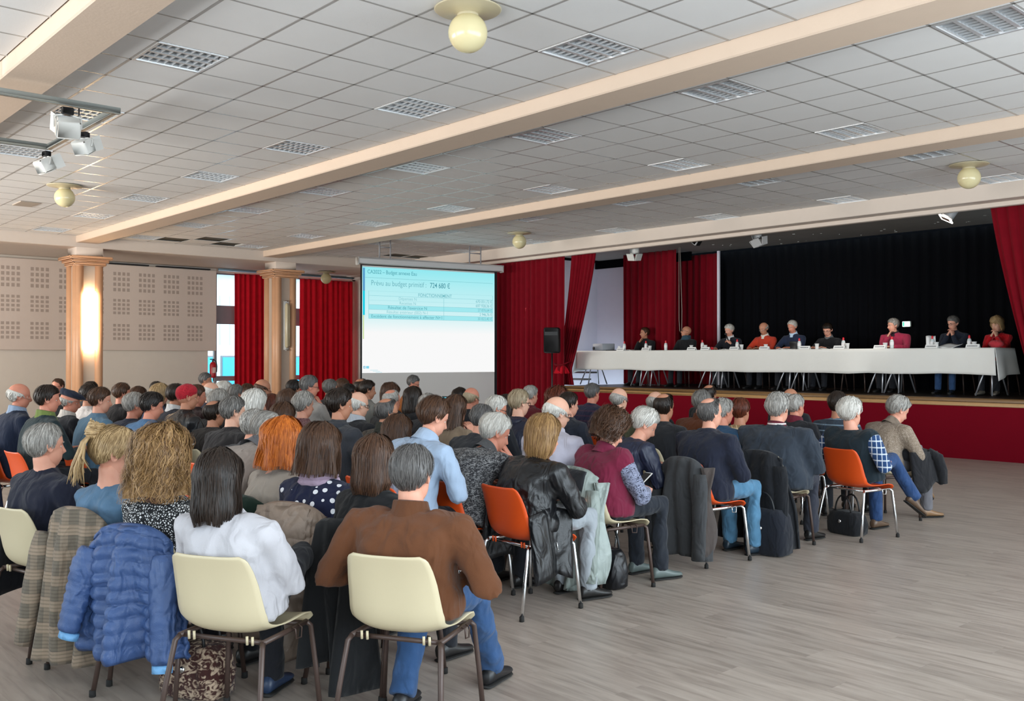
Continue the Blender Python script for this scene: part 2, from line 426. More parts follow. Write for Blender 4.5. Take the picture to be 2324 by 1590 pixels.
for bi, (ya, yb, y0) in enumerate(BAYS):
    for r in range(0, 9):
        y = y0 + T * r
        if ya < y < yb: MB().box((-9.8, y, CZ + 0.006), (22.6, 0.024, 0.012)).build('grid_bar', M_grid, ce, False)
    L0 = yb - ya
    gm = MB().box((0, 0, 0.0055), (0.024, L0, 0.011)).mesh('grid_bar', M_grid, False)
    for x in xl: put('grid_bar', gm, ce, (x, (ya + yb) / 2, CZ))
for i, (ya, yb) in enumerate(((2.17, 2.60), (6.46, 6.90), (10.75, 11.20))):
    mb = MB().box((-9.5, (ya + yb) / 2, CZ - 0.04), (23.4, yb - ya, 0.20), 0, bev=0.012)
    struct('ceiling_beam', mb, [M_beam])
# edge beam along the columns, lower ceiling of the side aisle
struct('ceiling_beam', MB().box((-21.36, 5.3, 4.03), (0.5, 19.4, 0.26), bev=0.012), M_beam2)
struct('ceiling', MB().box((-22.75, 5.3, 3.96), (2.4, 19.6, 0.1)), M_aisle).name = 'ceiling_aisle'
# front of the stage ceiling with its moulding
mb = MB().box((-9.5, 14.86, CZ - 0.105), (28.6, 0.42, 0.27), bev=0.01)
mb.box((-9.5, 14.99, 3.865), (28.6, 0.10, 0.075), bev=0.008); mb.box((-9.5, 15.06, 3.885), (28.6, 0.08, 0.10), bev=0.004)
struct('trim_1', mb, M_beam2)

# ---- walls
wl_ = struct('wall_left', MB().box((XW - 0.1, 3.1, 2.0), (0.2, 15.0, 4.2)), M_wall)
mb = MB().box((XW - 0.1, 13.0, 3.99), (0.2, 4.8, 0.38)).box((XW - 0.1, 13.0, 0.18), (0.2, 4.8, 0.36)).box((XW - 0.1, 15.5, 2), (0.2, 1.0, 4.2))
struct('wall_left', mb, M_wall)
ybr = on_x(487, 700, XW)[1]
pan = struct('acoustic_panel', MB().box((XW + 0.06, (ybr - 4.4) / 2, 2.79), (0.12, ybr + 4.4, 2.1), bev=0.01), M_panel, wl_)
mb = MB()
zr = [(620, 667), (680, 717), (735, 774)]
base = [on_x(a, 700, XW + 0.12)[1] for a in (255, 296, 313, 353, 370, 409, 424, 463)]
y1 = base[0]; pitch = (base[6] - base[0]) / 3; wd = base[1] - base[0]
for gr in range(-14, 4):
    for (pa, pb) in zr:
        za = on_x(355, pa, XW + 0.12)[2]; zb = on_x(355, pb, XW + 0.12)[2]
        for i in range(4):
            for j in range(4):
                yy = y1 + gr * pitch + wd * (i + 0.5) / 4; zz = zb + (za - zb) * (j + 0.5) / 4
                mb.box((XW + 0.1205, yy, zz), (0.003, wd / 4 * 0.62, (za - zb) / 4 * 0.62))
mb.build('perforations', M_hole, pan, False, kind='stuff')
for a, b_ in ((-1.0, 5.0), (7.5, 9.0), (9.2, 10.6)):
    MB().box((XW + 0.1, (a + b_) / 2, 3.86), (0.1, b_ - a, 0.03)).build('cove_slot', M_black, wl_, False)
struct('wall_back', MB().box((-10.0, -4.5, 2.1), (1.8, 0.2, 4.3)).box((-23.2, -4.5, 2.1), (2.2, 0.2, 4.3)).box((0.8, -4.5, 2.1), (3.2, 0.2, 4.3)).box((-11.5, -4.5, 3.9), (21.6, 0.2, 0.7)).box((-11.5, -4.5, 0.35), (21.6, 0.2, 0.7)), M_wall)
struct('wall_right', MB().box((2.4, 13.6, 2.1), (0.2, 3.0, 4.3)).box((2.4, -3.4, 2.1), (0.2, 2.2, 4.3)).box((2.4, 5, 3.9), (0.2, 14.6, 0.7)).box((2.4, 5, 0.3), (0.2, 14.6, 0.6)), M_wall)
# stage shell
struct('wall_front', MB().box((-20.1, 15.2, 2.0), (7.9, 0.2, 4.3)).box((-1.3, 15.4, 2.0), (7.8, 0.2, 4.3)), M_wall)
st = struct('stage', MB().box((-10.4, 17.6, STZ - 0.05), (9.9, 5.1, 0.1)).box((-10.4, 17.6, 0.4), (9.6, 5.0, 0.78)), M_stagefloor)
MB().box((-10.25, 15.05, STZ - 0.028), (9.85, 0.22, 0.06), bev=0.012).build('nosing', M_oakd, st)
MB().box((-10.25, 14.975, STZ - 0.085), (9.85, 0.05, 0.06), bev=0.006).build('fascia_board', M_oak, st)
MB().box((-10.25, 14.99, 0.41), (9.80, 0.04, 0.82)).build('carpet_front', M_carpet, st, False)
struct('wall_stage_left', MB().box((-16.7, 16.6, 2.3), (0.2, 2.9, 3.6)).box((-15.6, 17.75, 2.3), (2.4, 0.2, 3.6)), M_lav)
struct('wall_stage_back', MB().box((-10.0, 20.3, 3.0), (17.0, 0.2, 6.2)).box((-4.2, 17.8, 3.0), (0.2, 5.0, 6.2)).box((-16.9, 19.0, 3.0), (0.2, 2.6, 6.2)), M_blackcloth)
struct('ceiling_stage', MB().box((-10.2, 16.55, 4.06), (13.6, 2.9, 0.12)).box((-10.2, 19.2, 6.1), (13.6, 2.4, 0.1)), M_dgrey)
struct('wall_stage_upper', MB().box((-16.5, 16.6, 4.2), (0.1, 2.9, 0.5)).box((-15.2, 17.6, 3.98), (3.2, 0.06, 0.36)), M_blackcloth)
mb = MB()
for i in range(26):
    x = RNG.uniform(-12.5, -6.6); y = RNG.uniform(16.6, 17.9); w_ = RNG.uniform(0.01, 0.035)
    mb.box((x, y, 3.994), (w_ * 1.6, w_, 0.006), R=rotz(RNG.uniform(0, 3)))
mb.build('paint_flakes', M_white, bpy.data.objects['ceiling_stage'], False, kind='stuff')

# ---- columns of the left arcade
def column(cy_, lamp_on, lab):
    c = struct('column', MB().box((-21.4, cy_, 2.0), (0.5, 0.5, 4.0)), M_colgrey)
    for sx, sy, w_, d_ in ((0.255, -0.20, 0.09, 0.16), (0.255, 0.20, 0.09, 0.16)):
        p = [(-21.4 + sx, cy_ + sy)]
        MB().tube([(-21.4 + 0.245, cy_ + sy, 0.0), (-21.4 + 0.245, cy_ + sy, 3.52)], 0.085, 12).build('pilaster', M_pil, c)
        MB().tube([(-21.4 + sy, cy_ - 0.245, 0.0), (-21.4 + sy, cy_ - 0.245, 3.52)], 0.085, 12).build('pilaster', M_pil, c)
    k = MB()
    for hw, z, hh in ((0.34, 3.55, 0.07), (0.385, 3.615, 0.06), (0.44, 3.68, 0.07)):
        k.box((-21.4, cy_, z), (2 * hw, 2 * hw, hh), bev=0.025)
    k.build('capital', M_pil, c)
    MB().box((-21.4, cy_, 3.83), (0.56, 0.56, 0.26), bev=0.01).build('neck_block', M_beam2, c)
    if lab is None: return c
    # wall lamp on the side facing the hall
    t = thing('wall_lamp', lab, 'lamp', (-21.12, cy_, 2.35))
    on = lamp_on
    g = plain('lamp_glass_on', 'fff1d8', 0.3, vary=0, emit='ffdcae', est=32.0) if on else plain('lamp_glass_off', 'cfc1a0', 0.25, vary=0.03)
    if on:
        for dy in (-0.05, 0.05): MB().tube([(0.06, dy, -0.62), (0.06, dy, 0.62)], [0.055] * 2, 12).build('lamp_tube', g, t)
    else:
        MB().tube([(0.05, 0, -0.55), (0.05, 0, -0.5), (0.05, 0, 0.5), (0.05, 0, 0.55)], [0.02, 0.045, 0.045, 0.02], 12).build('lamp_tube', g, t)
        MB().tube([(0.05, 0.055, -0.5), (0.05, 0.055, 0.5)], 0.03, 8).build('lamp_tube', g, t)
    MB().box((0.0, 0, 0), (0.02, 0.14, 1.2), bev=0.004).build('back_plate', M_white, t)
    for z in (-0.6, 0.6): MB().box((0.03, 0, z), (0.05, 0.07, 0.03), bev=0.005).build('end_bracket', M_chrome, t)
    return c
column(6.74, True, 'tall wall lamp glowing white on the left column')
column(11.36, False, 'unlit tall wall lamp on the column between red window curtains')
column(2.2, False, None)

# ---- louvred ceiling lights
M_box = plain('light_housing', 'efeeea', 0.5, vary=0.03); M_tube = plain('fluorescent_tube', 'efeee8', 0.3, vary=0)
def louvre_parts():
    P = {}
    k = MB(); s = 0.29
    for a, sx, sy in (((0, s), 0.6, 0.022), ((0, -s), 0.6, 0.022), ((s, 0), 0.022, 0.558), ((-s, 0), 0.022, 0.558)): k.box((a[0], a[1], 0.004), (sx, sy, 0.016))
    P['frame'] = k.mesh('frame', M_alu, False)
    k = MB().box((0, 0, 0.098), (0.58, 0.58, 0.01))
    for a, sx, sy in (((0, s), 0.58, 0.008), ((0, -s), 0.58, 0.008), ((s, 0), 0.008, 0.58), ((-s, 0), 0.008, 0.58)): k.box((a[0], a[1], 0.055), (sx, sy, 0.085))
    P['housing'] = k.mesh('housing', M_box, False)
    P['tube'] = MB().tube([(0, -0.27, 0.065), (0, 0.27, 0.065)], 0.013, 8).mesh('tube', M_tube)
    P['reflector'] = MB().loft([np.array([(-0.017, y, 0.004), (0.017, y, 0.004), (0.006, y, 0.05), (-0.006, y, 0.05)]) for y in (-0.278, 0.278)]).mesh('reflector', M_alu, False)
    k = MB()
    for i in range(4):
        xc = -0.21 + 0.14 * i
        k.add([(xc - 0.055, -0.003, 0.006), (xc + 0.055, -0.003, 0.006), (xc + 0.064, -0.003, 0.045), (xc, -0.003, 0.03), (xc - 0.064, -0.003, 0.045),
               (xc - 0.055, 0.003, 0.006), (xc + 0.055, 0.003, 0.006), (xc + 0.064, 0.003, 0.045), (xc, 0.003, 0.03), (xc - 0.064, 0.003, 0.045)],
              [(0, 1, 2, 3, 4), (9, 8, 7, 6, 5), (0, 5, 6, 1), (1, 6, 7, 2), (2, 7, 8, 3), (3, 8, 9, 4), (4, 9, 5, 0)])
    P['blade'] = k.mesh('blade', M_alu, False)
    k = MB()
    for i in range(8):
        y = -0.24 + 0.0686 * i
        for j in range(4): k.box((-0.21 + 0.14 * j, y, 0.024), (0.118, 0.005, 0.034))
    for j in range(5): k.box((-0.28 + 0.14 * j, 0, 0.026), (0.026, 0.556, 0.044))
    P['louvre'] = k.mesh('louvre', M_alu, False)
    return P
LP = louvre_parts()
lights.sort(key=lambda t: (t[0], t[1], -t[2]))
ordn = ['first', 'second', 'third', 'fourth', 'fifth', 'sixth', 'seventh', 'eighth', 'ninth']
bayn = {1: 'nearest bay', 2: 'middle bay', 3: 'bay by the stage'}
near = sorted(lights, key=lambda t: (t[3][0] ** 2 + t[3][1] ** 2))[:14]
for bi, r, k, c in lights:
    n = LIGHT_K.index(k)
    side = 'near row' if r == 1 else 'far row'
    t = thing('ceiling_light', f'square louvred light, {ordn[n]} from right, {side} of {bayn[bi]}', 'light', (c[0], c[1], CZ - 0.002), 0, 'louvred ceiling lights')
    put('frame', LP['frame'], t); put('housing', LP['housing'], t)
    for j in range(4): put('tube', LP['tube'], t, (-0.21 + 0.14 * j, 0, 0))
    if (bi, r, k, c) in near:
        for j in range(5): put('reflector', LP['reflector'], t, (-0.28 + 0.14 * j, 0, 0))
        for j in range(8): put('blade', LP['blade'], t, (0, -0.24 + 0.0686 * j, 0))
    else: put('louvre', LP['louvre'], t)
# globe lamps
M_globe = plain('cream_glass', 'd9ccA0', 0.18, vary=0.03); M_brass = plain('cream_enamel', 'b9ad8f', 0.35, vary=0.05)
def globe(x, y, z, lab, r=0.145):
    t = thing('globe_lamp', lab, 'lamp', (x, y, z), 0, 'globe ceiling lamps')
    MB().lathe([(0.02, 0.0), (0.235, -0.004), (0.25, -0.012), (0.24, -0.02), (0.12, -0.03), (0.075, -0.05)], k=32).build('ceiling_plate', M_brass, t)
    MB().sphere((0, 0, -0.05 - r * 0.93), r, 28, 18).build('globe', M_globe, t)
    MB().lathe([(0.072, -0.03), (0.08, -0.05), (0.082, -0.075), (0.07, -0.085)], k=20).build('collar', M_brass, t)
globe(-5.45, 4.41, CZ, 'large cream globe lamp at the top centre of the ceiling')
globe(-15.05, 4.44, CZ, 'cream globe lamp on the left part of the ceiling')
globe(-14.54, 13.13, CZ, 'cream globe lamp on the ceiling above the projection screen')
globe(-5.41, 12.95, CZ, 'cream globe lamp near the right ceiling edge by the stage')
globe(-22.7, *[on_x(740, 612, -22.7)[1]], 3.9, 'small cream globe lamp in front of the red window curtain')
MB().box((-17.28, 4.49, CZ - 0.004), (0.52, 0.3, 0.02), bev=0.004).build('air_vent', plain('vent', 'a79a8d', 0.7), None, False, label='flat beige air vent set in the left ceiling', category='vent')
# ------------------------------------------------------------------ window side: glazing, curtains, outdoors
m, nt, b = nodes('window_glass'); nt.nodes.remove(b)
tr = N(nt, 'BsdfTransparent'); gl = N(nt, 'BsdfGlossy', Roughness=0.02); fr = N(nt, 'Fresnel', IOR=1.35); mx = N(nt, 'MixShader')
tr.inputs[0].default_value = (0.93, 0.98, 1.0, 1)
nt.links.new(fr.outputs[0], mx.inputs[0]); nt.links.new(tr.outputs[0], mx.inputs[1]); nt.links.new(gl.outputs[0], mx.inputs[2]); nt.links.new(mx.outputs[0], nt.nodes['Material Output'].inputs[0])
M_glass = m
M_frame = plain('grey_frame', '8f8d90', 0.5, vary=0.04)
def window(n, y0, y1, z0, z1, x, bands, posts):
    mb = MB()
    for z in (z0, z1): mb.box((x, (y0 + y1) / 2, z), (0.09, y1 - y0, 0.07))
    for y in posts: mb.box((x, y, (z0 + z1) / 2), (0.09, 0.07, z1 - z0))
    w = struct('window_%d' % n, mb, M_frame)
    for a, c in bands: MB().box((x, (y0 + y1) / 2, (a + c) / 2), (0.06, y1 - y0, c - a)).build('transom_panel', M_frame, w, False)
    zs = [z0] + [v for bnd in sorted(bands) for v in bnd] + [z1]
    for i in range(0, len(zs), 2):
        for j in range(len(posts) - 1):
            MB().box((x - 0.01, (posts[j] + posts[j + 1]) / 2, (zs[i] + zs[i + 1]) / 2), (0.008, posts[j + 1] - posts[j] - 0.07, zs[i + 1] - zs[i])).build('pane', M_glass, w, False)
    return w
zA = on_x(508, 693, XW)[2]; zB = on_x(508, 735, XW)[2]; zC = on_x(508, 853, XW)[2]; zD = on_x(508, 864, XW)[2]
window(1, ybr, 15.0, 0.36, 3.8, XW - 0.06, [(zB, zA), (zD, zC)], [ybr + 0.035, 12.3, 13.6, 14.95])
# windows of the right and back walls (outside the picture, for the daylight and the added left fill)
def window_y(n, x0, x1, z0, z1, y, posts):
    mb = MB()
    for z in (z0, z1): mb.box(((x0 + x1) / 2, y, z), (x1 - x0, 0.09, 0.07))
    for x in posts: mb.box((x, y, (z0 + z1) / 2), (0.07, 0.09, z1 - z0))
    struct('window_%d' % n, mb, M_frame)
mb = MB()
for z in (0.6, 3.55): mb.box((2.42, 5.0, z), (0.09, 14.6, 0.07))
for k in range(7): mb.box((2.42, -2.2 + 2.4 * k, 2.07), (0.09, 0.07, 2.95))
struct('window_2', mb, M_frame)
window_y(3, -9.0, -0.7, 0.7, 3.55, -4.5, [-9.0, -6.9, -4.85, -2.8, -0.75])
window_y(4, -22.0, -11.0, 0.7, 3.55, -4.5, [-22.0, -19.3, -16.5, -13.7, -11.0])  # unseen back-left window, added to go with the left fill lamp
M_rail = metal('blue_rail', 'a9cfe6', 0.35)
def curtain(name, lab, p0, p1, z0, z1, pleats, amp, mat, p0b=None, p1b=None, tie=None, seed=1, parent=None, nv=24):
    """pleated curtain between two floor points; tie=(z, q0, q1): gathered at that height"""
    rg = np.random.default_rng(seed); nu = int(pleats * 7)
    p0, p1 = np.array(p0, float), np.array(p1, float); q0 = np.array(p0b if p0b is not None else p0, float); q1 = np.array(p1b if p1b is not None else p1, float)
    u = np.linspace(0, 1, nu); ph = 2 * PI * pleats * (u + 0.25 / pleats * np.interp(u, np.linspace(0, 1, 9), rg.uniform(-1, 1, 9)))
    rows = []
    for v in np.linspace(0, 1, nv):
        z = z1 + (z0 - z1) * v
        a, c = p0 + (q0 - p0) * v, p1 + (q1 - p1) * v; k = 1.0
        if tie:
            tz, t0, t1 = tie; t0 = np.array(t0, float); t1 = np.array(t1, float)
            if z >= tz:
                s = (z1 - z) / (z1 - tz); s = s ** 1.25; a = p0 + (t0 - p0) * s; c = p1 + (t1 - p1) * s
            else:
                s = min(1, (tz - z) / 0.5); s = s * s * (3 - 2 * s); a = t0 + (q0 - t0) * s; c = t1 + (q1 - t1) * s
        d = c - a; w = np.linalg.norm(d); n = np.array([-d[1], d[0]]) / (w + 1e-9)
        am = amp * (0.55 + 0.45 * v)
        off = am * np.sin(ph) + am * 0.3 * np.sin(2.3 * ph + 1 + 2 * v)
        xy = a + u[:, None] * d + off[:, None] * n
        rows.append(np.column_stack([xy, np.full(nu, z)]))
    mb = MB().sheet(np.array(rows), 0.006)
    o = mb.build(name, mat, parent)
    if parent is None: o['label'] = lab; o['category'] = 'curtain'
    return o
XC = XW + 0.22
ya, yb = on_x(531, 700, XC)[1], on_x(640, 700, XC)[1]; zt = on_x(560, 622, XC)[2]
curtain('window_curtain', 'red curtain hanging between the two columns left of the second column', (XC, ya), (XC, yb), 0.01, zt, 9, 0.05, M_redhall, seed=3)
ya2, yb2 = on_x(681, 700, XC)[1], on_x(801, 700, XC)[1]
curtain('window_curtain', 'red curtain hanging between the right column and the screen', (XC, ya2), (XC, yb2), 0.01, zt - 0.03, 10, 0.05, M_redhall, seed=4)
t = thing('curtain_rail', 'light blue curtain rail along the top of the left window', 'rail', (XC, (ybr + 14.9) / 2, zt + 0.06))
MB().box((0, 0, 0.02), (0.05, 14.9 - ybr, 0.06), bev=0.006).build('track', M_rail, t)
for y in np.linspace(ybr + 0.2, 14.7, 6): MB().box((-0.08, y - (ybr + 14.9) / 2, 0.04), (0.16, 0.04, 0.03)).build('bracket', M_rail, t, False)
# outdoors: paved yard and a pale building with blue glazing
struct('ground', MB().box((-45, 10, -0.35), (42, 60, 0.3)), plain('paving', 'b9bcbc', 0.9))
bd = thing('building', 'pale building with blue glazing seen through the left window', 'building', (-40, 18, -0.2))
MB().box((0, 0, 2.6), (6, 26, 5.2), bev=0.03).build('wall', plain('white_render', 'f4f6f6', 0.8), bd, False)
MB().box((0.1, 0, 5.35), (6.6, 26.6, 0.3)).build('roof', plain('roof_grey', '9fb0b8', 0.7), bd, False)
M_bl = plain('blue_glazing', '38b6dc', 0.08, 0.0, 0.6, vary=0.1, scale=1.0)
for k in range(11):
    f = MB().box((3.02, -11.5 + 2.3 * k, 1.0), (0.08, 2.1, 1.7)).build('window', M_frame, bd, False)
    MB().box((3.05, -11.5 + 2.3 * k, 1.0), (0.06, 1.98, 1.58)).build('pane', M_bl, f, False)
for k in range(60): MB().box((3.02, -12.8 + 0.434 * k, 3.3), (0.04, 0.05, 2.0)).build('cladding_rib', plain('rib', 'd5dde0', 0.7), bd, False)
# fire extinguisher
ex = on_x(483, 838, XW + 0.13); t = thing('fire_extinguisher', 'red fire extinguisher on the pale wall left of the window', 'extinguisher', (ex[0], ex[1], ex[2] - 0.22))
M_ext = plain('red_enamel', 'c01824', 0.3, vary=0.03)
MB().lathe([(0.02, 0), (0.075, 0.01), (0.08, 0.04), (0.08, 0.34), (0.06, 0.40), (0.025, 0.42)], k=18).build('cylinder', M_ext, t)
MB().lathe([(0.022, 0.42), (0.022, 0.47)], k=10).box((0, -0.02, 0.485), (0.03, 0.11, 0.025)).build('valve', M_black, t)
MB().tube([(0, 0.02, 0.47), (0.0, 0.09, 0.44), (0.01, 0.11, 0.3), (0.01, 0.10, 0.15)], 0.012, 8).build('hose', M_black, t)
MB().box((0.078, 0, 0.2), (0.012, 0.09, 0.15), bev=0.004).build('data_plate', plain('plate', 'd8b6b0', 0.5), t)
# ------------------------------------------------------------------ projection screen with the slide
A_ = at_d(818, 700, 20.5); B_ = at_d(1128, 700, 22.35)
dx = unit([B_[0] - A_[0], B_[1] - A_[1], 0]); SW = float(np.linalg.norm((B_ - A_)[:2])); nrm = np.array([dx[1], -dx[0], 0])
SO = np.array([(A_[0] + B_[0]) / 2, (A_[1] + B_[1]) / 2, 0.0]); sa = math.atan2(dx[1], dx[0])
def on_s(px, py, off=0.0):
    """picture point -> (along, height) on the screen sheet, in the screen's own frame"""
    r = ray(px, py); o = np.array([0, 0, CAM_H]); k = np.dot(SO + nrm * off - o, nrm) / np.dot(r, nrm); p = o + r * k
    return float(np.dot(p - SO, dx)), float(p[2])
scr = thing('projection_screen', 'large roll-down projection screen showing a budget slide in the left front corner', 'screen', SO, sa)
uL, zT = on_s(822, 606); uR, _ = on_s(1122, 622); _, zBt = on_s(821, 846)
zTop = (zT + on_s(1122, 620)[1]) / 2
MB().box((0, 0.004, (zTop + 0.45) / 2), (SW, 0.003, zTop + 0.1 - 0.45)).build('border', plain('black_border', '0b0c12', 0.7), scr, False)
MB().box(((uL + uR) / 2, 0, (zTop + 0.5) / 2), (uR - uL, 0.004, zTop + 0.06 - 0.5)).build('fabric', plain('screen_cloth', 'd9d8d6', 0.9, vary=0), scr, False)
MB().box((0, 0, 0.46), (SW, 0.03, 0.05), bev=0.01).build('bottom_bar', M_white, scr)
k = MB(); zc = zTop + 0.1
k.loft([np.array([(x, -0.07, zc - 0.03), (x, 0.07, zc - 0.05), (x, 0.07, zc + 0.06), (x, -0.02, zc + 0.11), (x, -0.075, zc + 0.07)]) for x in (-SW / 2 - 0.06, SW / 2 + 0.12)])
k.build('case', plain('screen_case', 'c9c8c8', 0.4, vary=0.02), scr, False)
MB().box((-SW / 2 - 0.07, 0, zc + 0.02), (0.03, 0.16, 0.17), bev=0.01).build('end_cap', M_white, scr); MB().box((SW / 2 + 0.13, 0, zc + 0.02), (0.03, 0.16, 0.17), bev=0.01).build('end_cap', M_white, scr)
for u_ in (-1.28, -1.02, 0.98, 1.28):
    MB().tube([(u_, 0.0, zc + 0.08), (u_, 0.0, CZ)], 0.018, 6).build('hanger', M_frame, scr)
for u_ in (-1.15, 1.13): MB().tube([(u_ - 0.15, 0, CZ - 0.16), (u_ + 0.15, 0, CZ - 0.16)], 0.014, 6).build('hanger_rod', M_frame, scr)
m, nt, b = nodes('slide_light'); b.inputs['Base Color'].default_value = (0, 0, 0, 1); b.inputs['Roughness'].default_value = 1; b.inputs['Specular IOR Level'].default_value = 0
tc = N(nt, 'TexCoord'); sx = N(nt, 'SeparateXYZ'); nt.links.new(tc.outputs['Object'], sx.inputs[0])
mr = N(nt, 'MapRange'); mr.inputs[1].default_value = zBt; mr.inputs[2].default_value = zTop; nt.links.new(sx.outputs['Z'], mr.inputs[0])
cr = N(nt, 'ValToRGB'); e = cr.color_ramp.elements; e[0].position = 0.38; e[0].color = (*lin('ffffff'), 1); e[1].position = 1.0; e[1].color = (*lin('96eef6'), 1)
q = e.new(0.55); q.color = (*lin('d6f8fb'), 1); q = e.new(0.85); q.color = (*lin('b4f3f8'), 1)
nt.links.new(mr.outputs[0], cr.inputs[0]); nt.links.new(cr.outputs[0], b.inputs['Emission Color']); b.inputs['Emission Strength'].default_value = 1.0
sl = MB().box(((uL + uR) / 2, -0.004, (zTop + zBt) / 2), (uR - uL, 0.003, zTop - zBt)).build('slide', m, scr, False)
def ink(c, st=1.0):
    m_ = plain('ink_' + c, '000000', 1.0, 0, 0, 0, emit=c, est=st)
    return m_
def rect(u0, u1, z0, z1, c, off=0.007): MB().box(((u0 + u1) / 2, -off, (z0 + z1) / 2), (abs(u1 - u0), 0.001, abs(z1 - z0))).build('slide_mark', ink(c), sl, False)
HH = zTop - zBt; WW = uR - uL
def U(f): return uL + WW * f
def Z(f): return zTop - HH * f
def text(s, u, z, h, c, align='LEFT', wid=None, bold=0.0, name='slide_text'):
    cu = bpy.data.curves.new(name, 'FONT'); cu.body = s; cu.size = h * 1.4; cu.align_x = align; cu.align_y = 'CENTER'; cu.offset = bold * 0.25
    o = bpy.data.objects.new(name, cu); COL.objects.link(o); bpy.context.view_layer.update()
    me = bpy.data.meshes.new_from_object(o.evaluated_get(bpy.context.evaluated_depsgraph_get())); w0 = o.dimensions.x
    bpy.data.objects.remove(o); me.materials.clear(); me.materials.append(ink(c) if isinstance(c, str) else c)
    k = wid / w0 if wid else 1.0
    o = put(name, me, None); o.scale = (k, 1, 1)
    return o
def stext(s, fu, fz, h, c, align='LEFT', wid=None, bold=0.0):
    o = text(s, 0, 0, h, c, align, wid * WW if wid else None, bold); o.parent = sl; o.location = (U(fu), -0.009, Z(fz)); o.rotation_euler = (PI / 2, 0, 0)
# fractions of the slide read off the photograph
rect(U(0.004), U(0.018), Z(0.01), Z(0.225), '5a9fd0'); rect(U(0.004), U(0.018), Z(0.225), Z(0.455), '1fd3ea'); rect(U(0.004), U(0.012), Z(0.455), Z(0.68), 'cfe6a6')
stext('CA2022 – Budget annexe Eau', 0.035, 0.045, 0.085, '56a8b5', wid=0.355, bold=0.002)
rect(U(0.02), U(0.985), Z(0.0985), Z(0.1015), '79c4cc')
stext('Prévu au budget primitif :', 0.06, 0.15, 0.115, '74b9c3', wid=0.40); stext('724 680 €', 0.49, 0.15, 0.115, '4b9aa8', wid=0.152, bold=0.003)
r0, rh = 0.225, 0.0435
for i, cc in ((3, 'a5eef5'), (5, 'a5eef5')): rect(U(0.045), U(0.985), Z(r0 + rh * i), Z(r0 + rh * (i + 1)), cc, 0.0062)
for i in range(7): rect(U(0.045), U(0.985), Z(r0 + rh * i - 0.0012), Z(r0 + rh * i + 0.0012), '7fc9d2' if i in (1, 3, 4, 5, 6) else 'a8e2e8')
for fu, i0 in ((0.045, 0), (0.597, 1), (0.985, 0)): rect(U(fu - 0.001), U(fu + 0.001), Z(r0 + rh * i0), Z(r0 + rh * 6), '7fc9d2')
stext('FONCTIONNEMENT', 0.53, r0 + rh * 0.55, 0.075, '72bcc6', 'CENTER', 0.255, 0.002)
for i, (s, w_, bo) in enumerate((('Dépenses N', 0.13, 0), ('Recettes N', 0.12, 0), ("Résultat de l'exercice N", 0.285, 0.0025), ('Résultat antérieur (002) N-1', 0.30, 0), ('Excédent de fonctionnement à affecter N+1', 0.52, 0.0025))):
    stext(s, 0.325, r0 + rh * (i + 1.5), 0.068, '64b3be' if bo else '93d0d7', 'CENTER', w_, bo)
for i, (s, w_) in enumerate((('670 051,72 €', 0.13), ('697 928,36 €', 0.13), ('27 876,64 €', 0.115), ('2 946,76 €', 0.10), ('30 823,40 €', 0.115))):
    stext(s, 0.98, r0 + rh * (i + 1.5), 0.066, '78bfc8', 'RIGHT', w_, 0.001)
rect(U(0.008), U(0.022), Z(0.935), Z(0.958), '5fb9d8'); rect(U(0.012), U(0.018), Z(0.94), Z(0.953), 'f2fdff', 0.008); rect(U(0.027), U(0.048), Z(0.935), Z(0.958), '86d8ee')
for j in range(3): rect(U(0.055 + 0.02 * j), U(0.11 + 0.015 * j), Z(0.972 + 0.011 * j), Z(0.976 + 0.011 * j), 'b9e6f0')
# ------------------------------------------------------------------ stage curtains and fittings
xa = -17.9
curtain('stage_curtain', 'dark red floor-length curtain between the screen and the stage', (-19.0, 15.05), (-15.13, 15.05), 0.02, 3.86, 22, 0.06, M_red, seed=5, nv=30)
curtain('stage_curtain', 'dark red curtain tied back at the left edge of the stage', (-15.05, 15.16), (-14.30, 15.16), STZ + 0.02, 3.9, 7, 0.045, M_red, (-15.5, 15.2), (-15.0, 15.2), (1.30, (-15.5, 15.2), (-15.08, 15.2)), seed=6, nv=40)
curtain('stage_curtain', 'dark red curtain drawn back at the right end of the stage', (-6.05, 15.2), (-3.6, 15.25), STZ + 0.02, 4.0, 13, 0.05, M_red, (-5.3, 15.2), (-4.2, 15.25), (1.18, (-5.45, 15.2), (-4.6, 15.2)), seed=7, nv=40)
curtain('stage_curtain', 'dark red wing curtain behind the left end of the table', tuple(on_y(1416, 700, 16.95)[:2]), tuple(on_y(1536, 700, 16.95)[:2]), STZ + 0.02, 3.99, 9, 0.05, M_red, seed=8)
curtain('stage_curtain', 'dark red inner curtain beside the black backdrop', tuple(on_y(1500, 700, 17.8)[:2]), tuple(on_y(1629, 700, 17.8)[:2]), STZ + 0.02, 3.93, 9, 0.05, M_red, seed=9)
curtain('backdrop', 'black backdrop curtain across the back of the stage', tuple(on_y(1600, 700, 18.1)[:2]), (-4.4, 18.1), STZ + 0.01, 3.97, 40, 0.04, M_blackcloth, seed=10, nv=6)
curtain('side_curtain', 'dark red curtain on the wall right of the stage front', (-5.42, 15.22), (-3.4, 15.24), 0.02, STZ + 0.1, 11, 0.03, M_red, seed=11, nv=8)
p = on_y(1541, 650, 16.7); t = thing('pull_rope', 'thin pull rope hanging before the red wing curtain', 'rope', (p[0], 16.7, 2.1))
MB().tube([(0, 0, 1.9), (0, 0, 0.3), (0.02, 0, 0.05), (0.05, 0, 0.0), (0.075, 0, 0.08), (0.08, 0, 0.5), (0.03, 0, 1.9)], 0.007, 6).build('cord', plain('rope', '9a8f86', 0.8), t)
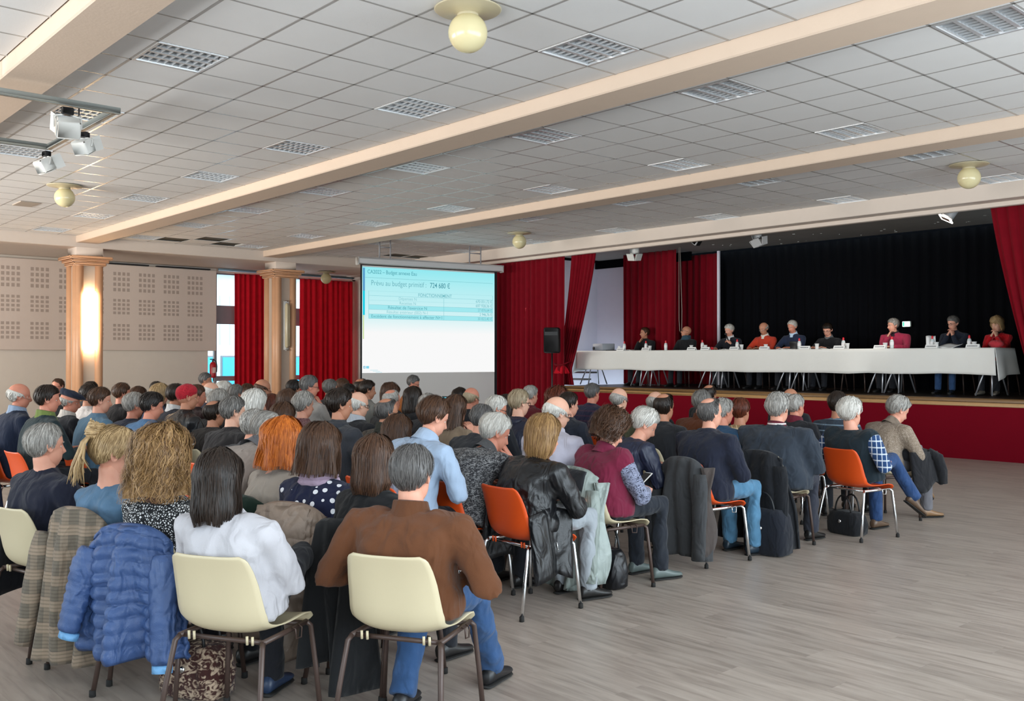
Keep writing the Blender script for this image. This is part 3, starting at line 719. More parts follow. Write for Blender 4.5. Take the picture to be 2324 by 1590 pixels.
p = on_y(1631, 650, 17.6); MB().box((p[0], 17.6, 2.45), (0.05, 0.05, 3.0)).build('edge_post', M_lav, None, False, label='thin pale upright post between red inner curtain and black backdrop', category='post')
area('wing_light', (-15.9, 15.45, 2.6), (0, math.radians(62), math.radians(125)), 0.3, 1.4, 26, (1.0, 0.95, 0.9))
# exit sign
p = on_y(2058, 735, 18.0); t = thing('exit_sign', 'small green and white lit exit sign on the black backdrop', 'sign', p)
MB().box((0, 0, 0), (0.16, 0.05, 0.11), bev=0.008).build('case', M_white, t)
MB().box((0, -0.028, 0), (0.145, 0.006, 0.095)).build('lit_panel', plain('sign_white', 'e8fff2', 0.4, vary=0, emit='d6ffe6', est=3.5), t, False)
MB().box((-0.05, -0.032, 0), (0.03, 0.003, 0.085)).build('green_field', plain('sign_green', '19b070', 0.4, vary=0, emit='1fd080', est=2.0), t, False)
# tie-back tassel of the left curtain
p = np.array([-15.3, 15.1, 1.30]); t = thing('tie_back', 'red gathered tie-back ruffle holding the left stage curtain', 'tie-back', p)
ang = np.linspace(0, 2 * PI, 40, endpoint=False)
MB().loft([np.stack([(r + a_ * np.sin(10 * ang)) * np.cos(ang), 0.5 * (r + a_ * np.sin(10 * ang)) * np.sin(ang), np.full(40, z)], 1) for r, a_, z in ((0.05, 0.0, 0.12), (0.15, 0.02, 0.03), (0.20, 0.045, -0.08), (0.17, 0.04, -0.10))]).build('ruffle', fabric('c01828', 'velvet'), t)
MB().tube([(0.25, -0.02, 0.16), (0.1, -0.09, 0.10), (-0.1, -0.09, 0.10), (-0.25, -0.02, 0.16)], 0.03, 8, flat=0.5).build('band', M_red, t)
# loudspeaker on stand
p = on_y(1253, 772, 14.5); t = thing('loudspeaker', 'black loudspeaker on a pole before the red curtain', 'loudspeaker', (p[0], 14.5, 0), math.radians(38))
k = MB().loft([np.array([(-w_ / 2, y, z_) for w_, y, z_ in ()])]) if False else MB()
k.box((0, 0, p[2]), (0.34, 0.30, 0.56), bev=0.03).build('cabinet', M_black, t)
MB().box((0, -0.152, p[2] - 0.07), (0.30, 0.012, 0.36), bev=0.004).build('grille', plain('grille', '232325', 0.7), t)
MB().loft([np.array([(-w_, y, p[2] + 0.13 - h_), (w_, y, p[2] + 0.13 - h_), (w_, y, p[2] + 0.13 + h_), (-w_, y, p[2] + 0.13 + h_)]) for w_, h_, y in ((0.14, 0.055, -0.156), (0.12, 0.045, -0.14), (0.05, 0.02, -0.145))]).build('horn', plain('horn', '060607', 0.4), t, False)
MB().tube([(0, 0, 0.1), (0, 0, p[2] - 0.28)], 0.018, 8).build('pole', M_black, t)
for i in range(3):
    a = 2 * PI * i / 3; MB().tube([(0, 0, 0.62), (0.42 * math.cos(a), 0.42 * math.sin(a), 0.02)], 0.013, 6).build('leg', M_black, t)
# spotlights under the stage edge
M_spot = plain('spot_body', 'a9a9aa', 0.5, vary=0.05); M_spotw = plain('spot_white', 'd7d5cf', 0.5, vary=0.03)
def stage_spot(px, py, lab, tilt, pan, mat, lit=False, s=1.0, doors=True):
    p = on_y(px, py, 15.35); t = thing('stage_spotlight', lab, 'spotlight', p); R = roty(tilt) @ rotx(pan)
    k = MB().box((0, 0, 0), (0.16 * s, 0.16 * s, 0.24 * s), bev=0.02); k.xform(R).build('body', mat, t)
    if doors:
        for sx, sy in ((0, 1), (0, -1), (1, 0), (-1, 0)):
            k = MB().box((sx * 0.12 * s, sy * 0.12 * s, -0.19 * s), (0.012 + 0.17 * s * abs(sy), 0.012 + 0.17 * s * abs(sx), 0.15 * s), R=rotx(-0.35 * sy) @ roty(0.35 * sx)); k.xform(R).build('barn_door', mat, t, False)
    if lit:
        k = MB()
        for sx, sy, w_, h_ in ((0, 0.08, 0.2, 0.022), (0, -0.08, 0.2, 0.022), (0.09, 0, 0.022, 0.14), (-0.09, 0, 0.022, 0.14)): k.box((sx, sy, -0.135), (w_, h_, 0.02))
        k.xform(R).build('lens_rim', plain('lit_rim', 'ffffff', 0.3, vary=0, emit='fff4e8', est=6.0), t, False)
    MB().box((0, 0, -0.136 if lit else -0.125), (0.13 if not lit else 0.155, 0.13, 0.012)).xform(R).build('lens', M_black if not lit else plain('warm_lens', '6a4a3c', 0.3), t, False)
    MB().tube([(0.1 * s, 0, 0.0), (0.1 * s, 0, 0.16), (0, 0, 0.22), (-0.1 * s, 0, 0.16), (-0.1 * s, 0, 0.0)], 0.01, 6).build('yoke', M_spot, t)
    MB().tube([(0, 0, 0.2), (0, 0, max(0.24, 4.0 - p[2]))], 0.012, 6).build('stem', M_black, t)
stage_spot(2158, 480, 'lit spotlight with a bright square rim under the right stage edge', 0.5, -0.35, M_spot, True, doors=False)
sp = on_y(2158, 480, 15.35); sl_ = bpy.data.lights.new('stage_spot_beam', 'SPOT'); sl_.energy = 190; sl_.spot_size = math.radians(75); sl_.spot_blend = 0.6; sl_.shadow_soft_size = 0.12; sl_.color = (1.0, 0.93, 0.84)
so = bpy.data.objects.new('stage_spot_beam', sl_); COL.objects.link(so); so.location = tuple(sp + np.array([0, -0.12, -0.22])); so.rotation_euler = Vector((-10.6 - sp[0], 16.2 - sp[1] + 0.12, 1.9 - sp[2])).to_track_quat('-Z', 'Y').to_euler()
stage_spot(1716, 528, 'grey spotlight pointing down under the middle of the stage edge', -0.25, 0.2, M_spot)
stage_spot(1577, 543, 'dull spotlight tilted right beside the inner red curtain', -0.9, 0.1, M_spot, doors=False)
stage_spot(1915, 496, 'pale horizontal spotlight right of centre under the stage edge', -1.4, 0.1, M_spotw, doors=False)
stage_spot(1440, 563, 'white spotlight with open flaps before the red wing curtain', 0.1, 0.1, M_spotw)
# lighting track with projectors at the top left
zt_ = CZ - 0.26
c0 = on_z(260, 251, zt_); c1 = on_z(112, 334, zt_)
t = thing('lighting_track', 'grey suspended lighting track with a corner at the upper left', 'track', (c0[0], c0[1], zt_))
M_track = plain('track_paint', '8f938f', 0.45, vary=0.03)
dxx = c1[0] - c0[0]
MB().box((0, -2.2, 0), (0.055, 4.5, 0.06), bev=0.006).build('rail', M_track, t)
MB().box((dxx / 2, 0, 0), (abs(dxx), 0.055, 0.06), bev=0.006).build('rail', M_track, t)
MB().box((dxx, -2.0, 0), (0.055, 4.0, 0.06), bev=0.006).build('rail', M_track, t)
for x, y in ((0, -1.0), (0, -3.0), (dxx / 2, 0), (dxx, -1.2), (dxx, -3)): MB().tube([(x, y, 0.02), (x, y, 0.26)], 0.008, 6).build('hanger', M_black, t)
def track_spot(px, py, lab, rz, s, x, y, tilt=0.5):
    tt = thing('track_spotlight', lab, 'spotlight', (x, y, zt_ - 0.03), rz)
    MB().box((0, 0, -0.05), (0.12 * s, 0.09 * s, 0.08 * s), bev=0.008).build('clamp', M_black, tt)
    k = MB().box((0, 0, 0), (0.24 * s, 0.2 * s, 0.2 * s), bev=0.015).xform(rotx(tilt), (0, -0.02, -0.24 * s)); k.build('body', M_spotw, tt)
    MB().tube([(0.135 * s, -0.02, -0.24 * s), (0.135 * s, 0, -0.1), (0, 0, -0.07), (-0.135 * s, 0, -0.1), (-0.135 * s, -0.02, -0.24 * s)], 0.009, 6).build('yoke', M_spotw, tt)
    for sx in (-1, 1): MB().box((sx * 0.125 * s, 0.16 * s, 0), (0.008, 0.13 * s, 0.2 * s), R=rotz(-0.3 * sx)).xform(rotx(tilt), (0, -0.02, -0.24 * s)).build('barn_door', M_spotw, tt, False)
py_ = on_z(155, 232, zt_)
track_spot(0, 0, 'large white projector box on the near rail of the ceiling track', 1.4, 0.85, c0[0], py_[1])
px2 = on_z(202, 290, zt_); track_spot(0, 0, 'white projector with open flaps hanging from the cross rail of the track', 0.6, 0.72, px2[0], c0[1])
track_spot(0, 0, 'small white projector at the far corner of the ceiling track', 0.2, 0.75, c1[0], c0[1] - 0.02)
# ------------------------------------------------------------------ table on the stage
TY, TZ = 15.62, 1.715
xl_, xr_ = on_y(1310, 797, TY)[0], on_y(2258, 790, TY)[0]
TD = 0.78
nt_ = 5; tw = (xr_ - xl_ - 0.06) / nt_
M_top = plain('table_top', '8a7a66', 0.5, vary=0.1); M_leg = plain('grey_steel', 'a8aab0', 0.35, 0.7, vary=0.03)
leg = MB()
for sx in (-0.3, 0.3):
    leg.tube([(sx, -0.22, 0.74), (sx, -0.30, 0.35), (sx - 0.04, -0.32, 0.0)], 0.014, 8); leg.tube([(sx, 0.22, 0.74), (sx, 0.30, 0.35), (sx + 0.04, 0.32, 0.0)], 0.014, 8)
    leg.tube([(sx, -0.29, 0.42), (sx, 0.29, 0.42)], 0.01, 6)
tt0 = MB().box((0, 0, 0.755), (tw - 0.01, TD - 0.02, 0.035), bev=0.006).mesh('table_top', M_top, False)
def trestle(sx):
    k = MB()
    k.tube([(0, -0.06, 0.73), (0.10, -0.31, 0.02)], 0.014, 8).tube([(0, -0.06, 0.73), (-0.16, -0.31, 0.02)], 0.014, 8).tube([(0.05, -0.19, 0.38), (-0.08, -0.19, 0.38)], 0.01, 6)
    k.tube([(0, 0.06, 0.73), (0.10, 0.31, 0.02)], 0.014, 8).tube([(0, 0.06, 0.73), (-0.16, 0.31, 0.02)], 0.014, 8)
    return k.mesh('trestle', M_leg)
trm = trestle(0); brm = MB().tube([(0, 0, 0.1), (0, 0, 0.72)], 0.012, 6).mesh('centre_leg', M_leg)
pos_w = ['leftmost', 'second from left', 'middle', 'second from right', 'rightmost']
for i in range(nt_):
    t = thing('folding_table', f'{pos_w[i]} folding table under the long white tablecloth', 'table', (xl_ + 0.03 + tw * (i + 0.5), TY + TD / 2, STZ), 0, 'folding tables on the stage')
    put('table_top', tt0, t)
    for sx in (-0.42, 0.42): put('trestle', trm, t, (sx * tw, 0, 0))
nu, nvf = 240, 10
us = np.linspace(xl_, xr_, nu); rg = np.random.default_rng(2)
bx = np.interp(us, np.linspace(xl_, xr_, 60), rg.uniform(-1, 1, 60)); by = np.interp(us, np.linspace(xl_, xr_, 23), rg.uniform(-1, 1, 23))
rows = []
drop = 0.42
for v in np.linspace(0, 1, 5): rows.append(np.column_stack([us, np.full(nu, TY + TD + 0.0 - TD * v), np.full(nu, TZ)]))
for v in np.linspace(0.03, 1, nvf):
    rows.append(np.column_stack([us + 0.05 * v * by, TY - 0.012 - 0.035 * v * (0.6 + by) - 0.012 * np.abs(bx) * v, TZ - 0.005 - drop * v * (1 + 0.03 * by)]))
P = np.array(rows)
cl = MB().sheet(P, 0.004)
for xs, sg in ((xl_, -1), (xr_, 1)):
    rr = []
    for v in np.linspace(0, 1, 9):
        n_ = 24; u_ = np.linspace(0, 1, n_)
        rr.append(np.column_stack([xs + sg * (0.01 + 0.07 * v + 0.03 * v * np.sin(u_ * 9)), TY - 0.02 - 0.05 * v * (1 - u_) + TD * u_, TZ - 0.003 - v * (drop + 0.10 * (1 - u_) ** 3)]))
    cl.sheet(np.array(rr), 0.004)
o = cl.build('tablecloth', fabric('e4e3de', 'flat')); o['label'] = 'long white tablecloth over the tables on the stage'; o['category'] = 'tablecloth'
M_bot = plain('bottle_plastic', 'cfd6d6', 0.15, vary=0.02); M_cap = plain('red_cap', 'd2202e', 0.35, vary=0); M_cup = plain('white_cup', 'e3e3e1', 0.4, vary=0.02); M_card = plain('white_card', 'f0f0ee', 0.6, vary=0.01); M_blab = plain('bottle_label', 'e6e4e4', 0.5, vary=0.05)
who = ['the panelist in black at the left end', 'the panelist with folded arms', 'the microphone speaker', 'the orange-red sweater', 'the navy suit', 'the black jacket with glasses', 'the raspberry sweater', 'the navy jacket', 'the red cardigan']
def bottle(px, lab, dy=0.2):
    p = on_y(px, 790, TY + dy); t = thing('water_bottle', lab, 'bottle', (p[0], TY + dy, TZ + 0.003), 0, 'water bottles on the stage table')
    MB().lathe([(0.028, 0), (0.033, 0.006), (0.033, 0.05), (0.030, 0.055), (0.033, 0.06), (0.033, 0.12), (0.026, 0.145), (0.014, 0.158)], k=14).build('bottle_body', M_bot, t)
    MB().lathe([(0.0345, 0.055), (0.0345, 0.11)], k=14, cap=False).build('paper_label', M_blab, t)
    MB().lathe([(0.016, 0.155), (0.018, 0.16), (0.017, 0.185), (0.012, 0.205), (0.006, 0.207)], k=12).build('cap', M_cap, t)
BL = [(1417, 'left of the leftmost name card pair'), (1466, 'beside ' + who[0]), (1511, 'left of ' + who[1]), (1594, 'right of ' + who[1]), (1673, 'right of ' + who[2]), (1814, 'in front of ' + who[4]), (1914, 'right of ' + who[5]), (2024, 'in front of ' + who[6]), (2116, 'left of ' + who[7]), (2200, 'between ' + who[7] + ' and red cardigan')]
for px, w_ in BL: bottle(px, 'water bottle with red cap ' + w_)
def cup(px, lab, dy=0.16):
    p = on_y(px, 790, TY + dy); t = thing('plastic_cup', lab, 'cup', (p[0], TY + dy, TZ + 0.003), 0, 'plastic cups on the stage table')
    MB().lathe([(0.026, 0), (0.028, 0.002), (0.037, 0.095), (0.039, 0.097), (0.035, 0.094), (0.026, 0.006)], k=14).build('cup_wall', M_cup, t)
    MB().lathe([(0.0385, 0.092), (0.041, 0.096), (0.0385, 0.1)], k=14).build('rim', M_cup, t)
for px, w_ in ((1406, 'beside the grey box'), (1475, 'right of the bottle of ' + who[0]), (1569, 'in front of ' + who[1]), (1601, 'right of ' + who[1] + ' on the table'), (1683, 'right of the speaker'), (1738, 'in front of ' + who[3]), (1854, 'left of ' + who[5]), (1923, 'right of ' + who[5]), (2009, 'in front of ' + who[6]), (2125, 'left of ' + who[7]), (2211, 'left of the red cardigan')):
    cup(px, 'white plastic cup ' + w_)
M_inkd = plain('print', '55585c', 0.8, vary=0)
for px, w_ in ((1409, 'nearest the grey box'), (1466, 'in front of ' + who[0]), (1570, 'in front of ' + who[1]), (1601, 'left of the speaker'), (1667, 'in front of the speaker'), (1735, 'in front of ' + who[3]), (1827, 'right of ' + who[4]), (1905, 'in front of ' + who[5]), (1997, 'in front of ' + who[6]), (2115, 'in front of ' + who[7]), (2208, 'in front of ' + who[8])):
    p = on_y(px, 793, TY + 0.06); t = thing('name_card', 'folded white name card ' + w_, 'card', (p[0], TY + 0.06, TZ + 0.003), 0, 'name cards on the stage table')
    MB().loft([np.array([(x, -0.035, 0), (x, -0.033, 0), (x, 0, 0.055), (x, 0.033, 0), (x, 0.035, 0), (x, 0, 0.058)]) for x in (-0.105, 0.105)]).build('card', M_card, t, False)
    k = MB(); rg = np.random.default_rng(int(px))
    x = -0.085
    while x < 0.08:
        w2 = rg.uniform(0.006, 0.012); k.box((x + w2 / 2, -0.0185, 0.029), (w2, 0.002, 0.016), R=rotx(-0.52)); x += w2 + 0.004
    k.build('print', M_inkd, t, False)
def paper(px, py, lab, w_, d_, rz, dy, lift=0.0, tilt=0.0):
    p = on_y(px, py, TY + dy); t = thing('paper_sheets', lab, 'paper', (p[0], TY + dy, TZ + 0.004 + lift), rz)
    nu_ = 8; g = np.array([[(w_ * (i / 7 - 0.5), d_ * (j / 5 - 0.5), 0.012 * math.sin(i * 0.9)) for i in range(nu_)] for j in range(6)]) @ rotx(tilt).T
    MB().sheet(g, 0.003).build('sheet', M_card, t); MB().sheet(g * 0.98 + np.array([0.01, 0.006, 0.006]), 0.002).build('sheet', M_card, t)
paper(1436, 793, 'sheets of paper lying before the panelist at the left end', 0.3, 0.21, 0.2, 0.25)
paper(1783, 791, 'sheets of paper lying before the the navy suit', 0.28, 0.2, -0.15, 0.25)
paper(1655, 792, 'sheets of paper under the hand of the speaker with the microphone', 0.3, 0.2, 0.1, 0.25)
paper(1873, 792, 'sheets of paper before the black jacket with glasses', 0.3, 0.2, 0.1, 0.25)
paper(2152, 789, 'large white paper sheet sloping down beside the the navy jacket', 0.36, 0.26, -0.3, 0.2, 0.03, 0.25)
paper(2112, 775, 'open white document standing up before the the navy jacket', 0.14, 0.22, 0.5, 0.22, 0.10, 1.2)
p = on_y(1370, 790, TY + 0.45); t = thing('video_projector', 'grey box projector with a round black lens on the left end of the table', 'projector', (p[0], TY + 0.45, TZ + 0.003), -0.25)
MB().box((0, 0, 0.085), (0.42, 0.34, 0.16), bev=0.012).build('case', plain('grey_case', '9aa0a8', 0.5), t)
MB().tube([(-0.14, -0.165, 0.06), (-0.14, -0.19, 0.06)], 0.035, 16).build('lens', M_black, t)
p = on_y(1405, 793, TY + 0.35); MB().box((p[0], TY + 0.3, TZ + 0.012), (0.5, 0.25, 0.016), bev=0.004).build('folder', M_black, None, label='flat black folder lying right of the grey projector', category='folder')
p = on_y(1800, 785, TY + 0.3); t = thing('tablet', 'dark tablet standing before the the navy suit', 'tablet', (p[0], TY + 0.32, TZ + 0.01)); MB().box((0, 0, 0.07), (0.17, 0.012, 0.15), R=rotx(0.3), bev=0.004).build('screen_back', M_black, t); MB().box((0, 0.04, 0.01), (0.12, 0.06, 0.012)).build('stand', M_black, t, False)
p = on_y(1615, 790, TY + 0.12); t = thing('pencil_case', 'small red pouch lying left of the speaker', 'pouch', (p[0], TY + 0.12, TZ + 0.003)); MB().sphere((0, 0, 0.03), (0.05, 0.03, 0.03), 12, 8).build('pouch_body', fabric('b81a26', 'flat'), t); MB().tube([(-0.045, 0, 0.05), (0.045, 0, 0.05)], 0.004, 5).build('zip', M_chrome, t)
p = on_y(2293, 781, TY + 0.3); t = thing('handbag', 'soft pink-red bag at the right end of the white table', 'bag', (xr_ - 0.12, TY + 0.35, TZ + 0.003)); MB().sphere((0, 0, 0.06), (0.12, 0.07, 0.065), 16, 10).build('bag_body', fabric('c23a44', 'plain'), t); MB().tube([(-0.07, 0, 0.10), (-0.04, 0, 0.17), (0.04, 0, 0.17), (0.07, 0, 0.10)], 0.008, 6).build('strap', fabric('a02a34', 'plain'), t)
# steps and board in the wing
for i in range(3):
    MB().box((-15.95, 16.3 + 0.25 * i, STZ + 0.12 + 0.16 * i), (0.6, 0.26, 0.04)).build('wing_step', plain('grey_steps', '6d6a68', 0.7), None, False, label=f'grey wooden step in the left wing, {["lowest","middle","topmost"][i]} of three', category='step')
# ------------------------------------------------------------------ people: heads, hair, hands, bodies
C0 = np.array([0, 0, -0.01])
E1c, E1r = np.array([0, -0.012, 0.022]), np.array([0.0765, 0.098, 0.093])
E2c, E2r = np.array([0, 0.030, -0.045]), np.array([0.0575, 0.060, 0.080])
def Rhead(D):
    def hit(c, r):
        o = (C0 - c) / r; d = D / r
        a = (d * d).sum(-1); b_ = (d * o).sum(-1); cc = (o * o).sum() - 1
        return (-b_ + np.sqrt(np.maximum(b_ * b_ - a * cc, 0))) / a
    a, b_ = np.maximum(hit(E1c, E1r), 1e-4), np.maximum(hit(E2c, E2r), 1e-4)
    return (a ** 14 + b_ ** 14) ** (1 / 14)
def sstep(x): x = np.clip(x, 0, 1); return x * x * (3 - 2 * x)
_heads = {}
def head_geo(hi):
    if hi in _heads: return _heads[hi]
    nu, nv = (56, 40) if hi else (34, 24)
    s = np.linspace(-1, 1, nu, endpoint=False); az = PI * (0.45 * s + 0.55 * s ** 3)     # dense at the face
    el = np.linspace(-PI / 2 + 0.04, PI / 2 - 0.04, nv)
    A, Eg = np.meshgrid(az, el); D = np.stack([np.cos(Eg) * np.sin(A), np.cos(Eg) * np.cos(A), np.sin(Eg)], -1)
    P = C0 + D * Rhead(D)[..., None]
    x, y, z = P[..., 0].copy(), P[..., 1].copy(), P[..., 2].copy(); fr = sstep((y - 0.02) / 0.03)
    g = lambda u, w: np.exp(-(u / w) ** 2)
    zz = np.array([-0.058, -0.047, -0.040, -0.032, -0.015, 0.004, 0.02]); nz = np.interp(z, zz, [0, 0.1, 0.85, 1.0, 0.65, 0.28, 0.0])
    y += fr * 0.026 * nz * np.maximum(g(x, 0.0105), 0.35 * g(np.abs(x) - 0.012, 0.006) * g(z + 0.039, 0.007))
    y -= fr * 0.010 * g(np.abs(x) - 0.031, 0.015) * g(z + 0.002, 0.011)
    y += fr * 0.005 * g(np.abs(x) - 0.028, 0.022) * g(z - 0.019, 0.007)
    y += fr * 0.0035 * g(np.abs(x) - 0.04, 0.018) * g(z + 0.03, 0.014)
    y += fr * (0.0065 * g(x, 0.02) * g(z + 0.0655, 0.0045) + 0.0065 * g(x, 0.018) * g(z + 0.0765, 0.005) - 0.003 * g(x, 0.024) * g(z + 0.071, 0.002))
    y += fr * 0.006 * g(x, 0.02) * g(z + 0.107, 0.012)
    x *= 1 - 0.10 * g(z + 0.115, 0.03) * fr
    P = np.stack([x, y, z], -1)
    mb = MB().grid(P, 0, True)
    mb.add(P[0], [tuple(range(nu - 1, -1, -1))]); mb.add(P[-1], [tuple(range(nu))])
    V = np.concatenate(mb.v)
    for i, f in enumerate(mb.f):
        c = V[list(f)].mean(0)
        if abs(c[0]) < 0.021 and abs(c[2] + 0.071) < 0.0095 and c[1] > 0.075: mb.m[i] = 1
    for sx in (-1, 1):                                   # ears, eyes
        na, nr = (14, 5) if hi else (9, 4); pts = []
        for r in np.linspace(0.15, 1, nr):
            for a in np.linspace(0, 2 * PI, na, endpoint=False):
                ex = 0.010 + 0.007 * (np.interp(r, [0, 0.5, 0.85, 1], [-0.2, -0.3, 1.0, 0.3]))
                pts.append((sx * (0.064 + ex + 0.010 * max(0, -math.cos(a)) * r), -0.008 + 0.019 * r * math.cos(a) - 0.006 * r * math.sin(a), -0.006 + 0.031 * r * math.sin(a) * (1.0 if math.sin(a) > 0 else 0.95)))
        mb.grid(np.array(pts).reshape(nr, na, 3), 0, True)
        rim = pts[-na:]; inner = [(sx * 0.06, p[1] * 0.8, p[2] * 0.85) for p in rim]
        mb.grid(np.array([rim, inner]), 0, True)
        k = (12, 8) if hi else (8, 6)
        mb.sphere((sx * 0.0305, 0.0615, -0.002), 0.0118, *k, mat=2)
        mb.sphere((sx * 0.0305, 0.0680, -0.003), (0.0056, 0.0066, 0.0056), 8, 6, mat=3)
        lid = np.array([[(sx * 0.031 + 0.0135 * math.sin(t) * math.cos(a), 0.0612 + 0.0130 * math.sin(a) * abs(math.sin(t)) , -0.002 + 0.0125 * math.cos(t)) for a in np.linspace(0, PI, 7)] for t in np.linspace(0.15, 1.42, 5)])
        mb.grid(lid, 0)
    _heads[hi] = mb
    return mb
def face_band(az):      # end of short hair as polar angle, by azimuth from the face (degrees)
    return np.interp(az, [0, 30, 50, 66, 78, 84, 90, 97, 106, 120, 150, 180], [50, 50, 53, 60, 92, 98, 90, 84, 104, 124, 137, 141])
HAIRC = dict(black=('14110f', '2a2320'), dark=('15100d', '30231b'), brown=('33221a', '5a3d2a'), auburn=('3a1a10', '6e3420'), light=('6b4c2e', 'a58052'), grey=('5d5955', 'b9b4ad'),
             salt=('3a3736', '85817c'), white=('a9a49c', 'e8e4dc'), blonde=('7f6440', 'c8aa7e'), ginger=('8a3a0c', 'd9782a'), iron=('403d3c', '6d6a68'), sandy=('86735a', 'b8a68a'), honey=('553921', 'a98456'))
HTH = dict(short=0.012, crop=0.006, thick=0.02, curly=0.042, wavy=0.024, curlyshort=0.03, bob=0.021, shortbob=0.022, long=0.019, bun=0.014, beanie=0.014, pony=0.015, crown=0.004, fringe=0.0, thin=0.004, flatcap=0.006)
def hair_geo(style, seed, hi, nst, zbo=None):
    """returns (MB) in head coordinates; one surface from the crown to the hair's edge, then strands laid along it"""
    rg = np.random.default_rng(seed)
    S_ = dict(short=(0.012, 0, 0), crop=(0.006, 0, 0), thick=(0.020, 0, 0), crown=(0.010, 26, 0), fringe=(0.010, 62, 0), thin=(0.007, 0, 0), bob=(0.021, 0, -0.155), shortbob=(0.022, 0, -0.105),
              long=(0.019, 0, -0.27), wavy=(0.024, 0, -0.10), curly=(0.042, 0, -0.12), curlyshort=(0.034, 0, -0.06), bun=(0.014, 0, 0), beanie=(0.014, 0, 0), pony=(0.015, 0, -0.18), flatcap=(0.008, 60, 0))[style]
    th, hole, zb = S_; zb = zbo if zbo is not None else zb; na, nv = (64, 22) if hi else (40, 14)
    az = np.linspace(-180, 180, na, endpoint=False); aa = np.abs(az)
    end = face_band(aa)
    tilt = {'crown': 24, 'short': 0}.get(style, 0)
    if style == 'fringe': start = np.interp(aa, [0, 60, 75, 110, 180], [95, 95, 66, 60, 58]); end = np.where(aa < 70, start, end)
    elif style == 'crown': start = np.full(na, 27.0)
    elif style == 'thin': start = np.zeros(na); end = np.where(aa < 55, 36 + aa * 0.25, end)
    elif style == 'flatcap': start = np.full(na, 70.0); end = np.where(aa < 72, start, end)
    else: start = np.full(na, 2.0)
    if style == 'beanie': end = np.interp(aa, [0, 60, 100, 180], [54, 62, 92, 112])
    hang = zb < 0
    if hang: end = np.interp(aa, [0, 40, 62, 75, 90, 180], [58, 60, 78, 95, 96, 98]) if style != 'bun' else end
    n_ph = rg.uniform(0, 6, 8)
    def surf(az_d, s, out=0.0):
        """az_d degrees, s 0..1 along the hair (0 crown, 1 edge)"""
        az_d = np.asarray(az_d, float); s = np.asarray(s, float); ab = np.abs((az_d + 180) % 360 - 180)
        st = np.interp(ab, np.abs(np.sort(-aa)), start[np.argsort(aa)]) if False else np.interp(ab, np.sort(aa), start[np.argsort(aa)])
        en = np.interp(ab, np.sort(aa), end[np.argsort(aa)])
        hl = hang * sstep((ab - 60) / 14.0)                       # share of the column that hangs
        tot_h = hl * (abs(zb) + 0.0) ; arc = 0.10 * np.radians(en - st)
        f_arc = arc / (arc + tot_h + 1e-6); sa_ = np.clip(s / np.maximum(f_arc, 1e-6), 0, 1); sh = np.clip((s - f_arc) / np.maximum(1 - f_arc, 1e-6), 0, 1) * hl
        th_ = np.radians(st + (en - st) * sa_); A = np.radians(az_d)
        D = np.stack([np.sin(th_) * np.sin(A), np.sin(th_) * np.cos(A), np.cos(th_)], -1)
        if tilt: D = D @ rotx(math.radians(tilt)).T
        e0 = np.where(ab > 80, 0.42, 0.74); edge = 1 - 0.92 * (1 - np.minimum(1, hl)) * sstep((s - e0) / (1 - e0))
        edge0 = sstep(s / 0.12) if hole else 1.0
        nzv = 1 + 0.16 * np.sin(3 * A + n_ph[0] + 5 * th_) + 0.12 * np.sin(7 * A + n_ph[1] - 7 * th_)
        if 'curly' in style: nzv = nzv + 0.14 * np.sin(11 * A + n_ph[2] + 13 * s) * np.sin(9 * A - 17 * s)
        t = th * edge * edge0 * nzv + out - 0.0015 * (edge < 0.3)
        P = C0 + D * (Rhead(D) + t)[..., None]
        drop = sh * abs(zb)
        flare = {'long': 0.012, 'bob': 0.008, 'wavy': 0.02, 'curly': 0.012, 'shortbob': -0.012, 'curlyshort': -0.02, 'pony': -0.05}.get(style, 0)
        H = unit2(np.stack([np.sin(A), np.cos(A), 0 * A], -1))
        wob = 0.006 * np.sin(9 * A + n_ph[3] + 14 * drop) * (1.8 if style in ('wavy', 'curly') else 0.8)
        P[..., 2] -= drop * (1 + 0.05 * np.sin(5 * A + n_ph[4]))
        P += H * (sh * flare + wob * (sh > 0) - 0.02 * sstep((sh - 0.75) / 0.25) * (style in ('bob', 'shortbob')))[..., None]
        P[..., 1] -= 0.015 * sh * (style == 'long')
        return P
    def unit2(v): return v / (np.linalg.norm(v, axis=-1)[..., None] + 1e-9)
    mb = MB()
    G = np.array([surf(az, np.full(na, s)) for s in np.linspace(0, 1, nv)])
    mb.grid(G, 0, True)
    if not hole: mb.add(G[0], [tuple(range(na))])
    if hang:
        inn = G[-1] * np.array([0.72, 0.72, 1]) + np.array([0, 0, 0.03]); mb.grid(np.array([G[-1], inn]), 0, True)
    if style in ('beanie',): nst = 0
    # strands
    if nst:
        a0 = rg.uniform(-180, 180, nst); s0 = rg.uniform(0.0 if not hole else 0.15, 0.86, nst)
        if hang: s0 = rg.uniform(0.0, 0.7, nst) ** 1.1
        ln = rg.uniform(0.2, 0.5, nst) if not hang else rg.uniform(0.3, 0.75, nst)
        seg = 5 if (hang or hi) else 3
        wob = rg.normal(0, 6 if not hang else 2.2, nst); lift = rg.uniform(0.0, 0.005, nst) + (0.002 if not hang else 0.001)
        if 'curly' in style: lift = rg.uniform(0.0, 0.014, nst); seg = 14 if hi else 7
        wd = rg.uniform(0.0012, 0.0028, nst) * (1.0 if hi else 1.8)
        rows = []
